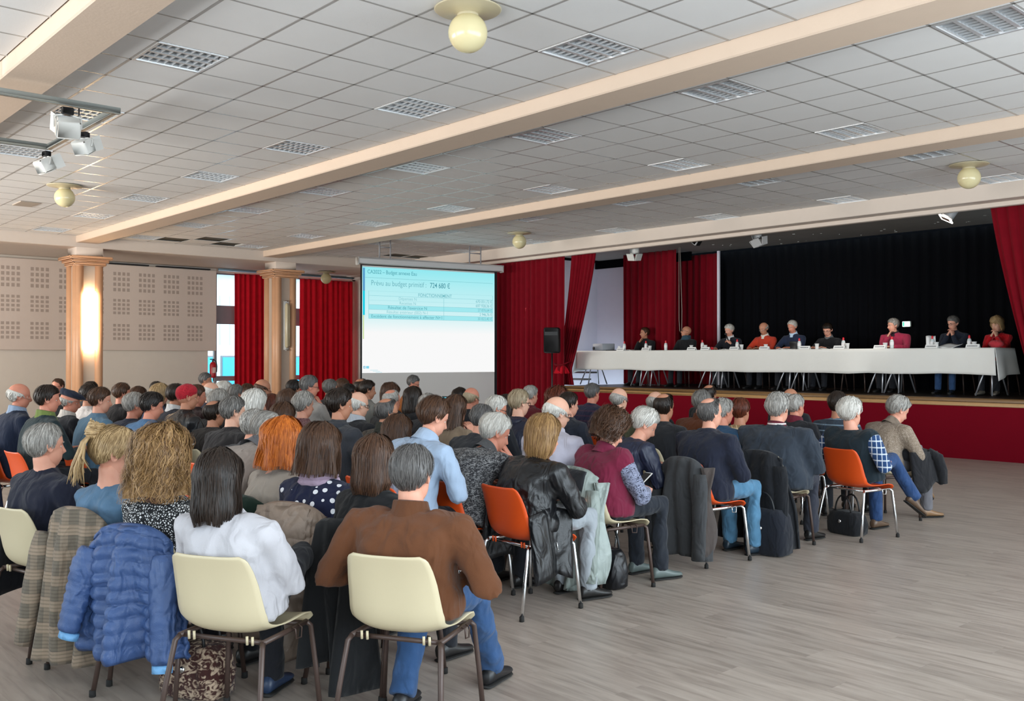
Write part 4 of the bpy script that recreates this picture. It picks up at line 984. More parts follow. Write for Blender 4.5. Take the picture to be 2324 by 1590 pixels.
        for q in np.linspace(0, 1, seg):
            ss = np.minimum(s0 + ln * q, 1.0 + 0.04 * hang); az_ = a0 + wob * q
            if 'curly' in style: az_ = az_ + 4.5 * np.sin(q * 15 + a0)
            c = surf(az_, np.minimum(ss, 1.0), lift * (0.4 + np.sin(PI * q * 0.8)) + 0.0015)
            if hang: c[:, 2] -= np.maximum(ss - 1, 0) * 0.4
            if 'curly' in style: c += 0.006 * np.stack([np.sin(q * 17 + a0), np.cos(q * 17 + a0 * 2), np.sin(q * 13 + a0 * 3)], -1)
            tx = np.stack([np.cos(np.radians(az_)), -np.sin(np.radians(az_)), 0 * az_], -1)
            wq = wd * (1 - 0.75 * q ** 2); rows.append((c - tx * wq[:, None], c + tx * wq[:, None]))
        Vs = np.stack([np.stack(r, 1) for r in rows], 1)       # nst, seg, 2, 3
        fs = []
        for i in range(nst):
            o = i * seg * 2
            for q in range(seg - 1): fs.append((o + 2 * q, o + 2 * q + 1, o + 2 * q + 3, o + 2 * q + 2))
        mb.add(Vs.reshape(-1, 3), fs)
    if style == 'bun':
        k = MB().sphere((0, 0, 0), (0.045, 0.036, 0.04), 14, 10); nb = 70
        for i in range(nb):
            a = rg.uniform(0, 2 * PI); b_ = rg.uniform(-1, 1); r = 0.045; k.tube([(r * math.cos(a + t * 1.4), 0.9 * r * math.sin(a + t * 1.4) * 0.8, 0.03 * b_ + 0.02 * t) for t in np.linspace(0, 1, 5)], 0.004, 4)
        k.xform(None, (0, -0.125, 0.065)); mb.join(k)
        for i in range(46):
            a = rg.uniform(-0.9, 0.9); L = rg.uniform(0.08, 0.2)
            mb.tube([(0.02 * a, -0.13, 0.05), (0.05 * a, -0.145, 0.0), (0.07 * a, -0.125 - 0.02 * rg.uniform(-1, 1), -L * 0.6), (0.085 * a, -0.10 + 0.03 * rg.uniform(-1, 1), -L)], [0.005, 0.007, 0.005, 0.001], 4)
    return mb
def hand_geo(side, curl=0.5, k=6):
    """+Y along the fingers, palm facing -Z, thumb on the inner side"""
    mb = MB(); ang = np.linspace(0, 2 * PI, 10, endpoint=False)
    def ring(y, w, h, z=0.0, xo=0.0): return np.stack([xo + w * np.cos(ang), np.full(10, y), z + h * np.sin(ang)], 1)
    mb.loft([ring(-0.02, 0.026, 0.019), ring(0.0, 0.027, 0.018), ring(0.03, 0.036, 0.016), ring(0.06, 0.041, 0.014), ring(0.085, 0.041, 0.012), ring(0.095, 0.036, 0.008)])
    for i, (x, L) in enumerate(((-0.031, 0.062), (-0.0105, 0.078), (0.0105, 0.084), (0.031, 0.074))):
        x = x * (1 if side > 0 else -1) ; p = np.array([x, 0.088 - 0.006 * (i == 0), 0.0]); a = 0.15 + 0.25 * curl; pts = [p - np.array([0, 0.02, 0]), p]
        for sgm, fr_ in enumerate((0.45, 0.32, 0.23)):
            a += curl * (0.55 if sgm else 0.35); p = p + L * fr_ * np.array([0.04 * (x / 0.03), math.cos(a), -math.sin(a)]); pts.append(p)
        mb.tube(pts, [0.0095, 0.0092, 0.0085, 0.0078, 0.0055], k)
    s = -1 if side > 0 else 1                               # thumb towards the body's middle
    mb.tube([(s * 0.018, 0.012, -0.004), (s * 0.036, 0.035, -0.010), (s * 0.050, 0.058, -0.018), (s * 0.052 - s * 0.012 * curl, 0.083, -0.024), (s * 0.048 - s * 0.02 * curl, 0.098, -0.028)], [0.014, 0.0135, 0.011, 0.0095, 0.006], k)
    return mb
def frame(fwd, up):
    f_ = unit(fwd); x = unit(np.cross(f_, up)); z = np.cross(x, f_); return np.stack([x, f_, z], 1)
SHS = np.array([0.92, 0.93, 0.86])
QUEUE = []          # (object, voxel, smoothing, mesh to append afterwards, materials)
M_eye = plain('eye_white', 'd8d4cc', 0.25, vary=0); M_iris = plain('iris', '2a1d15', 0.2, vary=0); M_lip = {}
M_sole = plain('shoe_sole', '1c1b1a', 0.7)
M_glassframe = plain('spectacle_frame', '17171a', 0.35, vary=0)
SKINS = dict(fair='dcae95', pink='d69f87', tan='b98468', red='cb8a72', brown='8a5a40')
CHAIRS = []; PEOPLE = []
def sring(c, x, y, hw, hd, n=20, p=0.75):
    a = np.linspace(0, 2 * PI, n, endpoint=False); ca, sa_ = np.cos(a), np.sin(a)
    return c + np.outer(np.sign(ca) * np.abs(ca) ** p * hw, x) + np.outer(np.sign(sa_) * np.abs(sa_) ** p * hd, y)
def person(desc, px, top, w, f=None, d=None, base=0.0, hair=('short', 'brown'), skin='pink', top_=('2a2c33', 'plain'), trousers=('23252b', 'plain'), sleeves=None, bw=1.0, lean=6, pitch=8, turn=0, arms='lap', arms2=None,
           legs='flat', chair=None, glasses=False, collar=None, hood=False, scarf=None, sex='m', shoes='1d1c1c', at=None, belly=1.0, ztop=None, roll=0, neckc=None, hairpart=None, hs=None, sidelean=0):
    d = d or 378.0 / w
    if at is None:
        H = at_d(px, top, d); zt = H[2]
        if zt > 1.37 or zt < 1.13: print('  ztop', round(zt, 2), 'd', round(d, 1), desc)
    else: H = np.array(at, float); zt = H[2]
    zt -= base
    if f is None: f = 10 if px < 700 else 5 if px < 1100 else 0
    hs = hs or float(np.clip(w * d / 2160 / 0.175, 0.95, 1.08)); a = math.radians(lean); bt = math.radians(lean * 0.7 + pitch * 0.5)
    P = np.array([0, -0.035 + max(0, bw - 1) * 0.07, 0.55]); hz = zt - (0.113 + (HTH[hair[0]] if hair else 0)) * hs
    Lt = float(np.clip((hz - 0.150 * hs * math.cos(bt) - P[2]) / math.cos(a), 0.36, 0.72)); sl_ = math.radians(sidelean)
    dv = np.array([math.sin(sl_), math.sin(a) * math.cos(sl_), math.cos(a) * math.cos(sl_)]); Nk = P + Lt * dv; Hc = Nk + 0.150 * hs * np.array([math.sin(sl_), math.sin(bt), math.cos(bt)])
    root = np.array([H[0], H[1], base]) - np.append((rotz(math.radians(f)) @ Hc)[:2], 0); rz = math.radians(f)
    hi = d < 6.6 or base > 0
    far = d > 9.0 and base == 0
    vx = 0.0125 if d < 5.6 else 0.017 if d < 8 else 0.021 if base > 0 or d < 10 else 0.026
    t = thing('person', 'person ' + desc, 'person', root, rz)
    PEOPLE.append((desc, root, d))
    # spine
    ts = np.array([-0.16, 0.06, 0.28, 0.48, 0.66, 0.80, 0.90, 0.97, 1.02, 1.07]); fw_ = 0.87 if sex == 'f' else 1.0
    hw = np.array([0.202, 0.204, 0.186, 0.184, 0.194, 0.196, 0.176, 0.112, 0.072, 0.062]) * bw * fw_; hd = np.array([0.138, 0.142, 0.132, 0.126, 0.126, 0.118, 0.100, 0.078, 0.066, 0.060]) * (0.5 + 0.5 * bw)
    hw[-2:] /= (bw * fw_) ** 0.8; hd[:4] *= belly; hw[:3] *= (1 + (belly - 1) * 0.6)
    X = np.array([1.0, 0, 0]); Yd = np.cross(dv, X); Yd = -Yd if Yd[1] < 0 else Yd
    def spine(tv): return P + Lt * tv * dv - Yd * 0.035 * math.sin(PI * min(max(tv, 0), 1)) * (1 + lean / 20)
    def torso(mb, g=1.0, neck=True, upto=10):
        mb.loft([sring(spine(tv), X, Yd, hw[i] * g, hd[i] * g) for i, tv in enumerate(ts[:upto])]); return mb
    shz = spine(0.855); SW_ = 0.194 * bw * fw_
    def arm(side, mode):
        sh = shz + X * SW_ * side + Yd * 0.0
        if mode == 'lap': e = sh + np.array([side * 0.07, 0.08, -0.28]); w_ = np.array([side * 0.10, 0.27, 0.70]); up = (side * 0.3, 0, 1)
        elif mode == 'crossed': e = sh + np.array([side * 0.07, 0.13, -0.26]); w_ = np.array([-side * 0.08, e[1] + 0.20, e[2] + 0.03]); up = (0, 0.8, 0.6)
        elif mode == 'chin': e = np.array([side * 0.15, sh[1] + 0.20, sh[2] - 0.22]); w_ = Hc + np.array([side * 0.02, 0.12, -0.16]); up = (side * 0.8, 0.6, 0.1)
        elif mode == 'phone': e = sh + np.array([side * 0.06, 0.12, -0.26]); w_ = np.array([side * 0.05, sh[1] + 0.36, e[2] + 0.04]); up = (side * 0.5, 0, 1)
        elif mode == 'table': e = sh + np.array([side * 0.09, 0.20, -0.22]); w_ = np.array([side * 0.09, sh[1] + 0.44, 0.83]); up = (0, 0, 1)
        elif mode == 'mic': e = sh + np.array([side * 0.10, 0.12, -0.25]); w_ = Hc + np.array([side * 0.05, 0.16, -0.20]); up = (side, 0.2, 0.1)
        elif mode == 'ear': e = sh + np.array([side * 0.12, 0.14, -0.22]); w_ = Hc + np.array([side * 0.11, 0.05, -0.13]); up = (side, 0, 0)
        elif mode == 'hip': e = sh + np.array([side * 0.16, -0.04, -0.26]); w_ = np.array([side * 0.16, 0.18, 0.66]); up = (side * 0.5, 0, 1)
        e = sh + unit(e - sh) * 0.285; w_ = e + unit(w_ - e) * 0.245
        return sh, e, w_, np.array(up, float)
    modes = {-1: arms2 or arms, 1: arms}
    A_r = {s: arm(s, modes[s]) for s in (-1, 1)}
    def sleeves_(mb, g=1.0):
        for s in (-1, 1):
            sh, e, w_, up = A_r[s]; inn = shz + X * SW_ * s * 0.45; m1 = (sh + e) / 2; m2 = (e + w_) / 2
            q = 0.5 + 0.5 * bw
            mb.tube([inn, sh - np.array([0, 0, 0.01]), m1, e, m2, w_], np.array([0.07, 0.074, 0.064, 0.057, 0.050, 0.043]) * g * q * (0.92 if sex == 'f' else 1), 12)
        return mb
    # body: one skin surface, head and hands grown on
    nb = spine(1.0); jaw = Hc + np.array([0, -0.02, -0.07 * hs])
    mb = torso(MB(), 0.80, upto=8); sleeves_(mb, 0.62); mb.tube([spine(0.85), nb, (nb + jaw) / 2 + np.array([0, 0.004, 0]), jaw + np.array([0, 0.0, 0.03])], np.array([0.07, 0.062, 0.056, 0.054]) * hs, 14)
    LG = {}
    for s in (-1, 1):
        hip = np.array([s * 0.09, -0.04, 0.535]); m_ = legs if isinstance(legs, str) else legs[(s + 1) // 2]; fd = np.array([s * 0.12, 1, 0]); fp = 0.0
        kn = np.array([s * 0.12, 0.38, 0.53]); an = np.array([s * 0.12, 0.40, 0.095])
        if m_ == 'ext': kn = np.array([s * 0.13, 0.37, 0.50]); an = np.array([s * 0.14, 0.60, 0.095])
        if m_ == 'wide': kn = np.array([s * 0.24, 0.33, 0.53]); an = np.array([s * 0.24, 0.34, 0.095])
        if m_ == 'tuck': an = np.array([s * 0.10, 0.12, 0.11])
        if m_ == 'over': kn = np.array([s * 0.03, 0.41, 0.64]); an = np.array([-s * 0.14 + 0.26 * s, 0.62, 0.30]); fd = np.array([s * 0.3, 0.9, -0.4]); fp = 0.5
        if m_ == 'fig4': kn = np.array([s * 0.30, 0.30, 0.60]); an = np.array([-s * 0.06, 0.46, 0.60]); fd = np.array([-s * 0.35, 0.6, -0.1]); fp = 0.2
        LG[s] = (hip, kn, an, fd, fp)
        mb.tube([hip, (hip + kn) / 2, kn, (kn + an) / 2, an], np.array([0.06, 0.05, 0.036, 0.032, 0.029]), 10)
    body = mb.build('body', skinmat(SKINS[skin]), t)
    hd_ = MB(); hg = head_geo(hi); hd_.v = [v * hs for v in hg.v]; hd_.f = list(hg.f); hd_.m = list(hg.m); hd_.n = hg.n
    Rh = rotz(-math.radians(turn)) @ roty(math.radians(roll)) @ rotx(-math.radians(pitch)); hd_.xform(Rh, Hc)
    for s in (-1, 1):
        sh, e, w_, up = A_r[s]; fwd = unit(w_ - e)
        if modes[s] in ('lap',): fwd = unit(fwd + np.array([-s * 0.2, 0.1, -0.25]))
        if modes[s] == 'chin': fwd = unit(Hc + np.array([0, 0.07, -0.09]) - w_)
        hand_ = hand_geo(s, {'lap': 0.45, 'crossed': 0.5, 'chin': 1.0, 'phone': 0.9, 'table': 0.4, 'mic': 1.5, 'ear': 0.7, 'hip': 0.4}[modes[s]], 6 if hi else 5).xform(frame(fwd, up), w_ + fwd * 0.012)
        hand_.m = [0] * len(hand_.f); hd_.join(hand_)
    QUEUE.append((body, 0.02 if d < 6.6 else 0.028, 2, hd_, [skinmat(SKINS[skin]), plain('lip_' + skin, {'fair': 'b5746a', 'pink': 'ab6a5e', 'tan': '8d5848', 'red': 'a5604f', 'brown': '6a3d33'}[skin], 0.45), M_eye, M_iris]))
    # hair, brows
    if hair:
        st_, hc = hair[:2]; zbo = hair[2] if len(hair) > 2 else None; hm = hairmat(*HAIRC[hc])
        nst = {True: 900, False: 420}[hi] if not far else 200
        if d < 5.6 and st_ in ('bob', 'long', 'wavy', 'bun', 'pony', 'shortbob'): nst = 2200
        if st_ == 'curly': nst = 1500
        hb = hair_geo(st_ if st_ != 'flatcap' else 'flatcap', int(px * 7 + top), hi, nst, zbo)
        mat = hm if st_ != 'beanie' else fabric('a81a28', 'knit', '8a1420')
        hb.v = [v * hs for v in hb.v]; hb.xform(Rh, Hc); hb.build('beanie' if st_ == 'beanie' else 'hair', mat, t)
        if st_ == 'flatcap':
            k = MB(); a = np.linspace(0, 2 * PI, 28, endpoint=False)
            k.loft([np.stack([rx * np.cos(a), yo + ry * np.sin(a), np.full(28, z) + tl * np.sin(a)], 1) for rx, ry, yo, z, tl in ((0.079, 0.103, -0.012, 0.048, -0.01), (0.095, 0.122, 0.0, 0.066, -0.016), (0.098, 0.128, 0.004, 0.082, -0.02), (0.075, 0.10, -0.01, 0.108, -0.016), (0.02, 0.03, -0.02, 0.116, 0))])
            k.sheet(np.array([[(0.085 * math.sin(q), 0.06 + r_ * math.cos(q) * 0.9, 0.052 - 0.03 * (r_ - 0.04)) for q in np.linspace(-1.25, 1.25, 12)] for r_ in np.linspace(0.03, 0.115, 5)]), 0.006)
            k.xform(Rh, Hc); k.build('flat_cap', fabric('1e2536', 'plain'), t)
    if hi:
        bc = hairmat(*HAIRC[hair[1] if hair else 'salt']); k = MB()
        for s in (-1, 1): k.tube([(s * 0.014, 0.0835, 0.014), (s * 0.028, 0.0845, 0.021), (s * 0.046, 0.073, 0.016)], [0.0035, 0.0045, 0.002], 5)
        k.v = [v * hs for v in k.v]; k.xform(Rh, Hc); k.build('eyebrows', bc, t)
    if glasses:
        k = MB()
        for s in (-1, 1):
            k.tube([(s * 0.031 + 0.021 * math.cos(a), 0.093 - 0.004 * abs(math.cos(a)), -0.004 + 0.016 * math.sin(a)) for a in np.linspace(0, 2 * PI, 15)], 0.0018, 5)
            k.tube([(s * 0.052, 0.089, 0.0), (s * 0.074, 0.05, 0.002), (s * 0.081, -0.005, 0.004), (s * 0.078, -0.03, -0.012)], 0.0019, 5)
        k.tube([(-0.01, 0.093, -0.002), (0, 0.096, 0.0), (0.01, 0.093, -0.002)], 0.0018, 5)
        k.v = [v * hs for v in k.v]; k.xform(Rh, Hc); k.build('glasses', M_glassframe, t)
    # clothing
    if sleeves:
        k = sleeves_(torso(MB(), 0.86)); o = k.build('shirt', fabric(*sleeves), t); QUEUE.append((o, vx, 5, None, None))
        k = torso(MB(), 1.08)
        for s in (-1, 1): k.sphere(shz + X * SW_ * s * 0.82, (0.088 * bw, 0.095, 0.098), 12, 8)
        o = k.build('vest', fabric(*top_), t)
    else:
        k = sleeves_(torso(MB())); o = k.build('top', fabric(*top_), t)
    QUEUE.append((o, vx, 5, None, None))
    if collar or hood or scarf:
        k = MB(); a = np.linspace(0, 2 * PI, 22, endpoint=False); n0 = spine(1.0); ax = unit(jaw - n0)
        def nring(h, r, tilt_=0.0): return sring(n0 + ax * h, X, np.cross(ax, X) * -1 if np.cross(ax, X)[1] < 0 else np.cross(ax, X), r, r * 0.98, 22, 1.0) + np.outer(-np.sin(a), ax) * tilt_
        if collar: k.loft([nring(-0.03, 0.098, 0.012), nring(0.005, 0.082, 0.012), nring(0.042, 0.074, 0.016), nring(0.046, 0.068, 0.016), nring(0.01, 0.06)], cap=False); k.build('collar', fabric(collar, 'plain') if isinstance(collar, str) else fabric(*collar), t)
        if scarf:
            for j in range(3): k.tube([n0 + ax * (-0.01 + 0.032 * j) + (0.088 - 0.006 * j + 0.006 * math.sin(5 * q + j)) * (math.cos(q) * X + math.sin(q) * np.array([0, 1, 0])) for q in np.linspace(0, 2 * PI, 20)], 0.022, 8)
            k.build('scarf', fabric(*scarf), t)
        if hood:
            back = n0 - np.array([0, 0.075, 0.02])
            k2 = MB().tube([n0 + np.array([0.105 * math.cos(q), 0.085 * math.sin(q) - 0.015, -0.01 + 0.02 * math.sin(q)]) for q in np.linspace(-0.35 - PI, 0.35, 14)], [0.018, 0.028, 0.034, 0.038, 0.042, 0.046, 0.05, 0.05, 0.046, 0.042, 0.038, 0.034, 0.028, 0.018], 9).sphere(back - np.array([0, 0.02, 0.07]), (0.10, 0.045, 0.09), 12, 8)
            k2.build('hood', fabric(*top_), t)
    k = MB().loft([sring(P + np.array([0, 0.01, dz]), X, np.array([0, 1.0, 0]), ww, dd) for dz, ww, dd in ((-0.085, 0.12, 0.10), (-0.06, 0.160 * bw, 0.12), (-0.01, 0.162 * bw, 0.12), (0.04, 0.145 * bw, 0.10))])
    for s in (-1, 1):
        hip, kn, an, fd, fp = LG[s]; q = (0.6 + 0.4 * bw) * (0.94 if sex == 'f' else 1)
        k.tube([hip + np.array([0, -0.03, 0]), (hip * 0.6 + kn * 0.4), kn + unit(kn - hip) * 0.02, (kn * 0.55 + an * 0.45), an * 1.06 - kn * 0.06], np.array([0.092, 0.085, 0.068, 0.060, 0.056]) * q, 12)
    o = k.build('trousers', fabric(*trousers), t); QUEUE.append((o, vx, 4, None, None))
    for s in (-1, 1):
        hip, kn, an, fd, fp = LG[s]; aa_ = np.linspace(0, 2 * PI, 12, endpoint=False)
        def fr_(y, w_, z0, z1): return np.stack([w_ * np.cos(aa_), np.full(12, y), (z0 + z1) / 2 + (z1 - z0) / 2 * np.sin(aa_)], 1)
        R = frame(fd + np.array([0, 0, -fp * 0.6]), np.array([0, 0, 1.0]))
        k = MB().loft([fr_(-0.075, 0.02, -0.07, -0.03), fr_(-0.065, 0.034, -0.078, 0.01), fr_(-0.03, 0.037, -0.08, 0.025), fr_(0.02, 0.038, -0.08, 0.015), fr_(0.08, 0.043, -0.08, -0.018), fr_(0.13, 0.046, -0.08, -0.034), fr_(0.165, 0.042, -0.08, -0.042), fr_(0.183, 0.033, -0.078, -0.046), fr_(0.192, 0.018, -0.075, -0.055)])
        k.v = [v * SHS for v in k.v]; k.xform(R, an - np.array([0, 0, 0.094 * (1 - SHS[2])])); sh_ = k.build('shoe', plain('shoe_' + shoes, shoes, 0.4, vary=0.08), t)
        k = MB().loft([fr_(-0.076, 0.03, -0.094, -0.076), fr_(-0.03, 0.038, -0.094, -0.076), fr_(0.05, 0.041, -0.094, -0.076), fr_(0.13, 0.047, -0.094, -0.076), fr_(0.17, 0.042, -0.093, -0.076), fr_(0.195, 0.022, -0.092, -0.076)]); k.v = [v * SHS for v in k.v]; k.xform(R, an - np.array([0, 0, 0.094 * (1 - SHS[2])])).build('sole', M_sole, sh_)
    if chair: CHAIRS.append((chair, root, rz, desc, base))
    return dict(t=t, root=root, rz=rz, Hc=Hc, arms=A_r, LG=LG, Nk=Nk)
FOLDS = bpy.data.textures.new('folds', 'CLOUDS'); FOLDS.noise_scale = 0.085; FOLDS.noise_depth = 1
def flush_queue():
    for o, vx, it, app, mats in QUEUE:
        md = o.modifiers.new('r', 'REMESH'); md.mode = 'VOXEL'; md.voxel_size = vx; md.use_smooth_shade = True
        s = o.modifiers.new('s', 'SMOOTH'); s.factor = 0.5; s.iterations = it
        if vx < 0.0175 and app is None:
            dm = o.modifiers.new('d', 'DISPLACE'); dm.texture = FOLDS; dm.strength = 0.026; dm.mid_level = 0.5; dm.texture_coords = 'LOCAL'
    bpy.context.view_layer.update(); dg = bpy.context.evaluated_depsgraph_get()
    for o, vx, it, app, mats in QUEUE:
        me = bpy.data.meshes.new_from_object(o.evaluated_get(dg)); old = o.data; o.modifiers.clear()
        if app is not None:
            n = len(me.vertices); v = np.empty(n * 3); me.vertices.foreach_get('co', v); nl = len(me.loops); li = np.empty(nl, int); me.loops.foreach_get('vertex_index', li)
            ls = np.empty(len(me.polygons), int); me.polygons.foreach_get('loop_start', ls); F = np.split(li, ls[1:]) if len(ls) else []
            k = MB(); k.add(v.reshape(-1, 3), [tuple(int(q) for q in f_) for f_ in F]); k.join(app); m2 = k.mesh('body', mats); bpy.data.meshes.remove(me); me = m2
        me.name = old.name; o.data = me
        if o.data.users and old.users == 0: bpy.data.meshes.remove(old)
# ------------------------------------------------------------------ the one-piece shell chair
def shell_mesh(mat):
    prof = np.array([(0.225, 0.405), (0.215, 0.428), (0.19, 0.442), (0.13, 0.446), (0.05, 0.438), (-0.03, 0.432), (-0.10, 0.434), (-0.155, 0.447), (-0.188, 0.475), (-0.205, 0.52), (-0.215, 0.58), (-0.226, 0.64), (-0.242, 0.70), (-0.258, 0.745), (-0.268, 0.77)])
    tq = np.linspace(0, 1, 30); tp = np.linspace(0, 1, len(prof)); yy = np.interp(tq, tp, prof[:, 0]); zz = np.interp(tq, tp, prof[:, 1])
    hw = np.interp(tq, [0, 0.06, 0.2, 0.5, 0.62, 0.8, 0.92, 0.97, 1], [0.165, 0.195, 0.205, 0.205, 0.208, 0.195, 0.178, 0.165, 0.145])
    up = np.interp(tq, [0, 0.1, 0.3, 0.5, 0.6, 0.75, 1], [0.0, 0.010, 0.022, 0.045, 0.05, 0.035, 0.012])
    dy = np.gradient(yy); dz = np.gradient(zz); ln = np.hypot(dy, dz); ny_, nz_ = -dz / ln * -1, dy / ln * -1
    us = np.linspace(-1, 1, 17); P = np.zeros((30, 17, 3))
    for i in range(30):
        c = np.abs(us) ** 3.0
        P[i, :, 0] = us * hw[i]
        nyv, nzv = (dz[i] / ln[i], -dy[i] / ln[i])
        if nzv < 0 and i < 15: nyv, nzv = -nyv, -nzv
        if i >= 15 and nyv < 0: nyv, nzv = -nyv, -nzv
        P[i, :, 1] = yy[i] + c * up[i] * nyv; P[i, :, 2] = zz[i] + c * up[i] * nzv
    return MB().sheet(P, 0.006).mesh('shell', mat)
M_orange = plain('orange_plastic', 'e2531a', 0.38, vary=0.02, bump=0.05, bscale=500); M_cream = plain('cream_plastic', 'cdc0a0', 0.4, vary=0.02, bump=0.05, bscale=500)
M_brownst = plain('brown_steel', '4a3a34', 0.4, 0.2, vary=0.05); M_rubber = plain('rubber', '1c1a19', 0.8)
CH = {}
for ck, sm, fm in (('o', M_orange, M_chrome), ('c', M_cream, M_brownst)):
    D_ = dict(shell=shell_mesh(sm))
    for sx in (-1, 1):
        D_['leg', sx, 0] = MB().tube([(sx * 0.195, -0.165, 0.418), (sx * 0.205, -0.185, 0.40), (sx * 0.222, -0.225, 0.22), (sx * 0.238, -0.262, 0.012)], 0.0115, 10).mesh('leg', fm)
        D_['leg', sx, 1] = MB().tube([(sx * 0.195, 0.165, 0.418), (sx * 0.205, 0.185, 0.40), (sx * 0.222, 0.20, 0.22), (sx * 0.238, 0.215, 0.012)], 0.0115, 10).mesh('leg', fm)
        D_['rail', sx] = MB().tube([(sx * 0.195, -0.17, 0.418), (sx * 0.193, 0.17, 0.418)], 0.0115, 10).mesh('side_rail', fm)
        D_['foot', sx, 0] = MB().lathe([(0.012, 0), (0.0155, 0.002), (0.0145, 0.03)], (sx * 0.2385, -0.263, 0), 10).mesh('rubber_foot', M_rubber)
        D_['foot', sx, 1] = MB().lathe([(0.012, 0), (0.0155, 0.002), (0.0145, 0.03)], (sx * 0.2385, 0.216, 0), 10).mesh('rubber_foot', M_rubber)
        D_['hook', sx] = MB().tube([(sx * 0.207, 0.03, 0.43), (sx * 0.225, 0.03, 0.425), (sx * 0.225, 0.035, 0.385), (sx * 0.225, 0.075, 0.38), (sx * 0.225, 0.08, 0.42), (sx * 0.207, 0.08, 0.43)], 0.0035, 5).mesh('linking_hook', fm)
    D_['bar', 0] = MB().tube([(-0.195, -0.15, 0.415), (0.195, -0.15, 0.415)], 0.0105, 8).mesh('cross_bar', fm)
    D_['bar', 1] = MB().tube([(-0.195, 0.14, 0.415), (0.195, 0.14, 0.415)], 0.0105, 8).mesh('cross_bar', fm)
    D_['lug'] = MB().tube([(0, -0.17, 0.44), (0, -0.168, 0.406)], 0.006, 6).mesh('lug', sm)
    CH[ck] = D_
def add_chair(ck, loc, rz, label):
    D_ = CH[ck]; t = thing('shell_chair', label, 'chair', loc, rz, 'orange shell chairs' if ck == 'o' else 'cream shell chairs')
    put('shell', D_['shell'], t)
    if np.linalg.norm(np.array(loc)[:2]) < 7.2:
        for x in (-0.15, -0.125, 0.125, 0.15): put('lug', D_['lug'], t, (x, 0, 0))
    for sx in (-1, 1):
        for q in (0, 1): l = put('leg', D_['leg', sx, q], t); put('rubber_foot', D_['foot', sx, q], l)
        put('side_rail', D_['rail', sx], t); put('linking_hook', D_['hook', sx], t)
    for q in (0, 1): put('cross_bar', D_['bar', q], t)
    return t
def coat(ch, label, mat, zb=0.25, wtop=0.19, wbot=0.25, puff=0.0, seed=0, sleeves=(1, 1), lining=None, cuff=None, swing=0.0, thick=0.022, ztop=0.80, hoodc=None):
    """garment hung over a chair back; ch = (root, rz)"""
    rg = np.random.default_rng(seed); root, rz = ch; t = thing('coat', label, 'coat', (root[0], root[1], root[2]), rz)
    path = [(-0.200, 0.56), (-0.212, 0.66), (-0.235, 0.74), (-0.252, ztop - 0.008), (-0.278, ztop + 0.002), (-0.305, ztop - 0.01), (-0.325, 0.70)]
    nlow = 16; zl = np.linspace(0.66, zb, nlow); path += [(-0.335 - 0.06 * (0.66 - z) - swing * (0.66 - z), z) for z in zl]
    path = np.array(path); L = np.concatenate([[0], np.cumsum(np.hypot(*np.diff(path, axis=0).T))]); nt2 = 60 if puff else 34
    s = np.linspace(0, L[-1], nt2); py2 = np.interp(s, L, path[:, 0]); pz2 = np.interp(s, L, path[:, 1])
    us = np.linspace(-1, 1, 33); P = np.zeros((nt2, 33, 3)); over = np.interp(s, [0, L[4], L[-1]], [0.85, 1, 1])
    ph = rg.uniform(0, 6, 4); s0 = L[4]
    for i in range(nt2):
        v = max(0, (s[i] - s0) / (L[-1] - s0)); hw = (wtop + (wbot - wtop) * sstep(v * 1.6)) * over[i]
        fold = (0.010 + 0.042 * v) * (np.sin(5.6 * us + ph[0] + 1.1 * v) + 0.7 * np.sin(11.5 * us + ph[1] - 1.6 * v))
        sag = -0.06 * np.abs(us) ** 3 * (1 - v) + 0.03 * v * np.sin(3 * us + ph[2])
        pf = puff * np.abs(math.sin(PI * s[i] / 0.062)) if puff else 0
        P[i, :, 0] = us * hw + 0.012 * v * np.sin(4 * us + ph[3]); P[i, :, 1] = py2[i] - fold * (v > 0) - (pf if s[i] > s0 else -pf * 0.4); P[i, :, 2] = pz2[i] + sag + v * 0.035 * np.sin(2.3 * us + ph[1])
        wrap = sstep((np.abs(us) - 0.62) / 0.38) * 0.10 * (0.4 + v); P[i, :, 1] += wrap * (v > 0)
    MB().sheet(P, thick).build('coat_body', mat, t)
    for s_, on in zip((-1, 1), sleeves):
        if not on: continue
        q = np.linspace(0, 1, 26 if puff else 12); x = s_ * (wtop + 0.01 + 0.06 * q); y = -0.30 - 0.075 * q - swing * 0.4 * q; zt2 = 0.69 - (0.69 - max(zb + 0.02 * on, 0.06)) * q * (on if isinstance(on, float) else 0.95)
        r = np.interp(q, [0, 0.2, 1], [0.05, 0.068, 0.048]); r = r * (1 + (0.16 * np.abs(np.sin(q * 9 * PI)) if puff else 0.05 * np.sin(q * 17)))
        MB().tube(np.column_stack([x, y, zt2]), r, 12, flat=0.72).build('sleeve', mat, t)
        if cuff is not None: MB().tube(np.column_stack([x[-3:] , y[-3:], zt2[-3:] - 0.035]), r[-1] * 1.02, 12, flat=0.72).build('cuff', cuff, t)
    if hoodc is not None:
        k = MB().sheet(np.array([[(0.16 * u, -0.315 - 0.03 * v - 0.05 * math.sin(PI * v) * (1 - u * u), ztop - 0.01 - 0.22 * v * (1 - 0.35 * u * u)) for u in np.linspace(-1, 1, 13)] for v in np.linspace(0, 1, 9)]), 0.02); k.build('coat_hood', hoodc, t)
    if lining is not None:
        k = MB().sheet(np.array([[(wtop + 0.02 + 0.05 * v + 0.05 * u + 0.02 * v * math.sin(9 * v + 2 * u), -0.30 + 0.09 * u - 0.07 * v + 0.03 * math.sin(6 * v + 3 * u), 0.74 - (0.74 - zb - 0.04) * v) for u in np.linspace(0, 1, 5)] for v in np.linspace(0, 1, 14)]), 0.018); k.build('front_edge', lining, t)
    return t
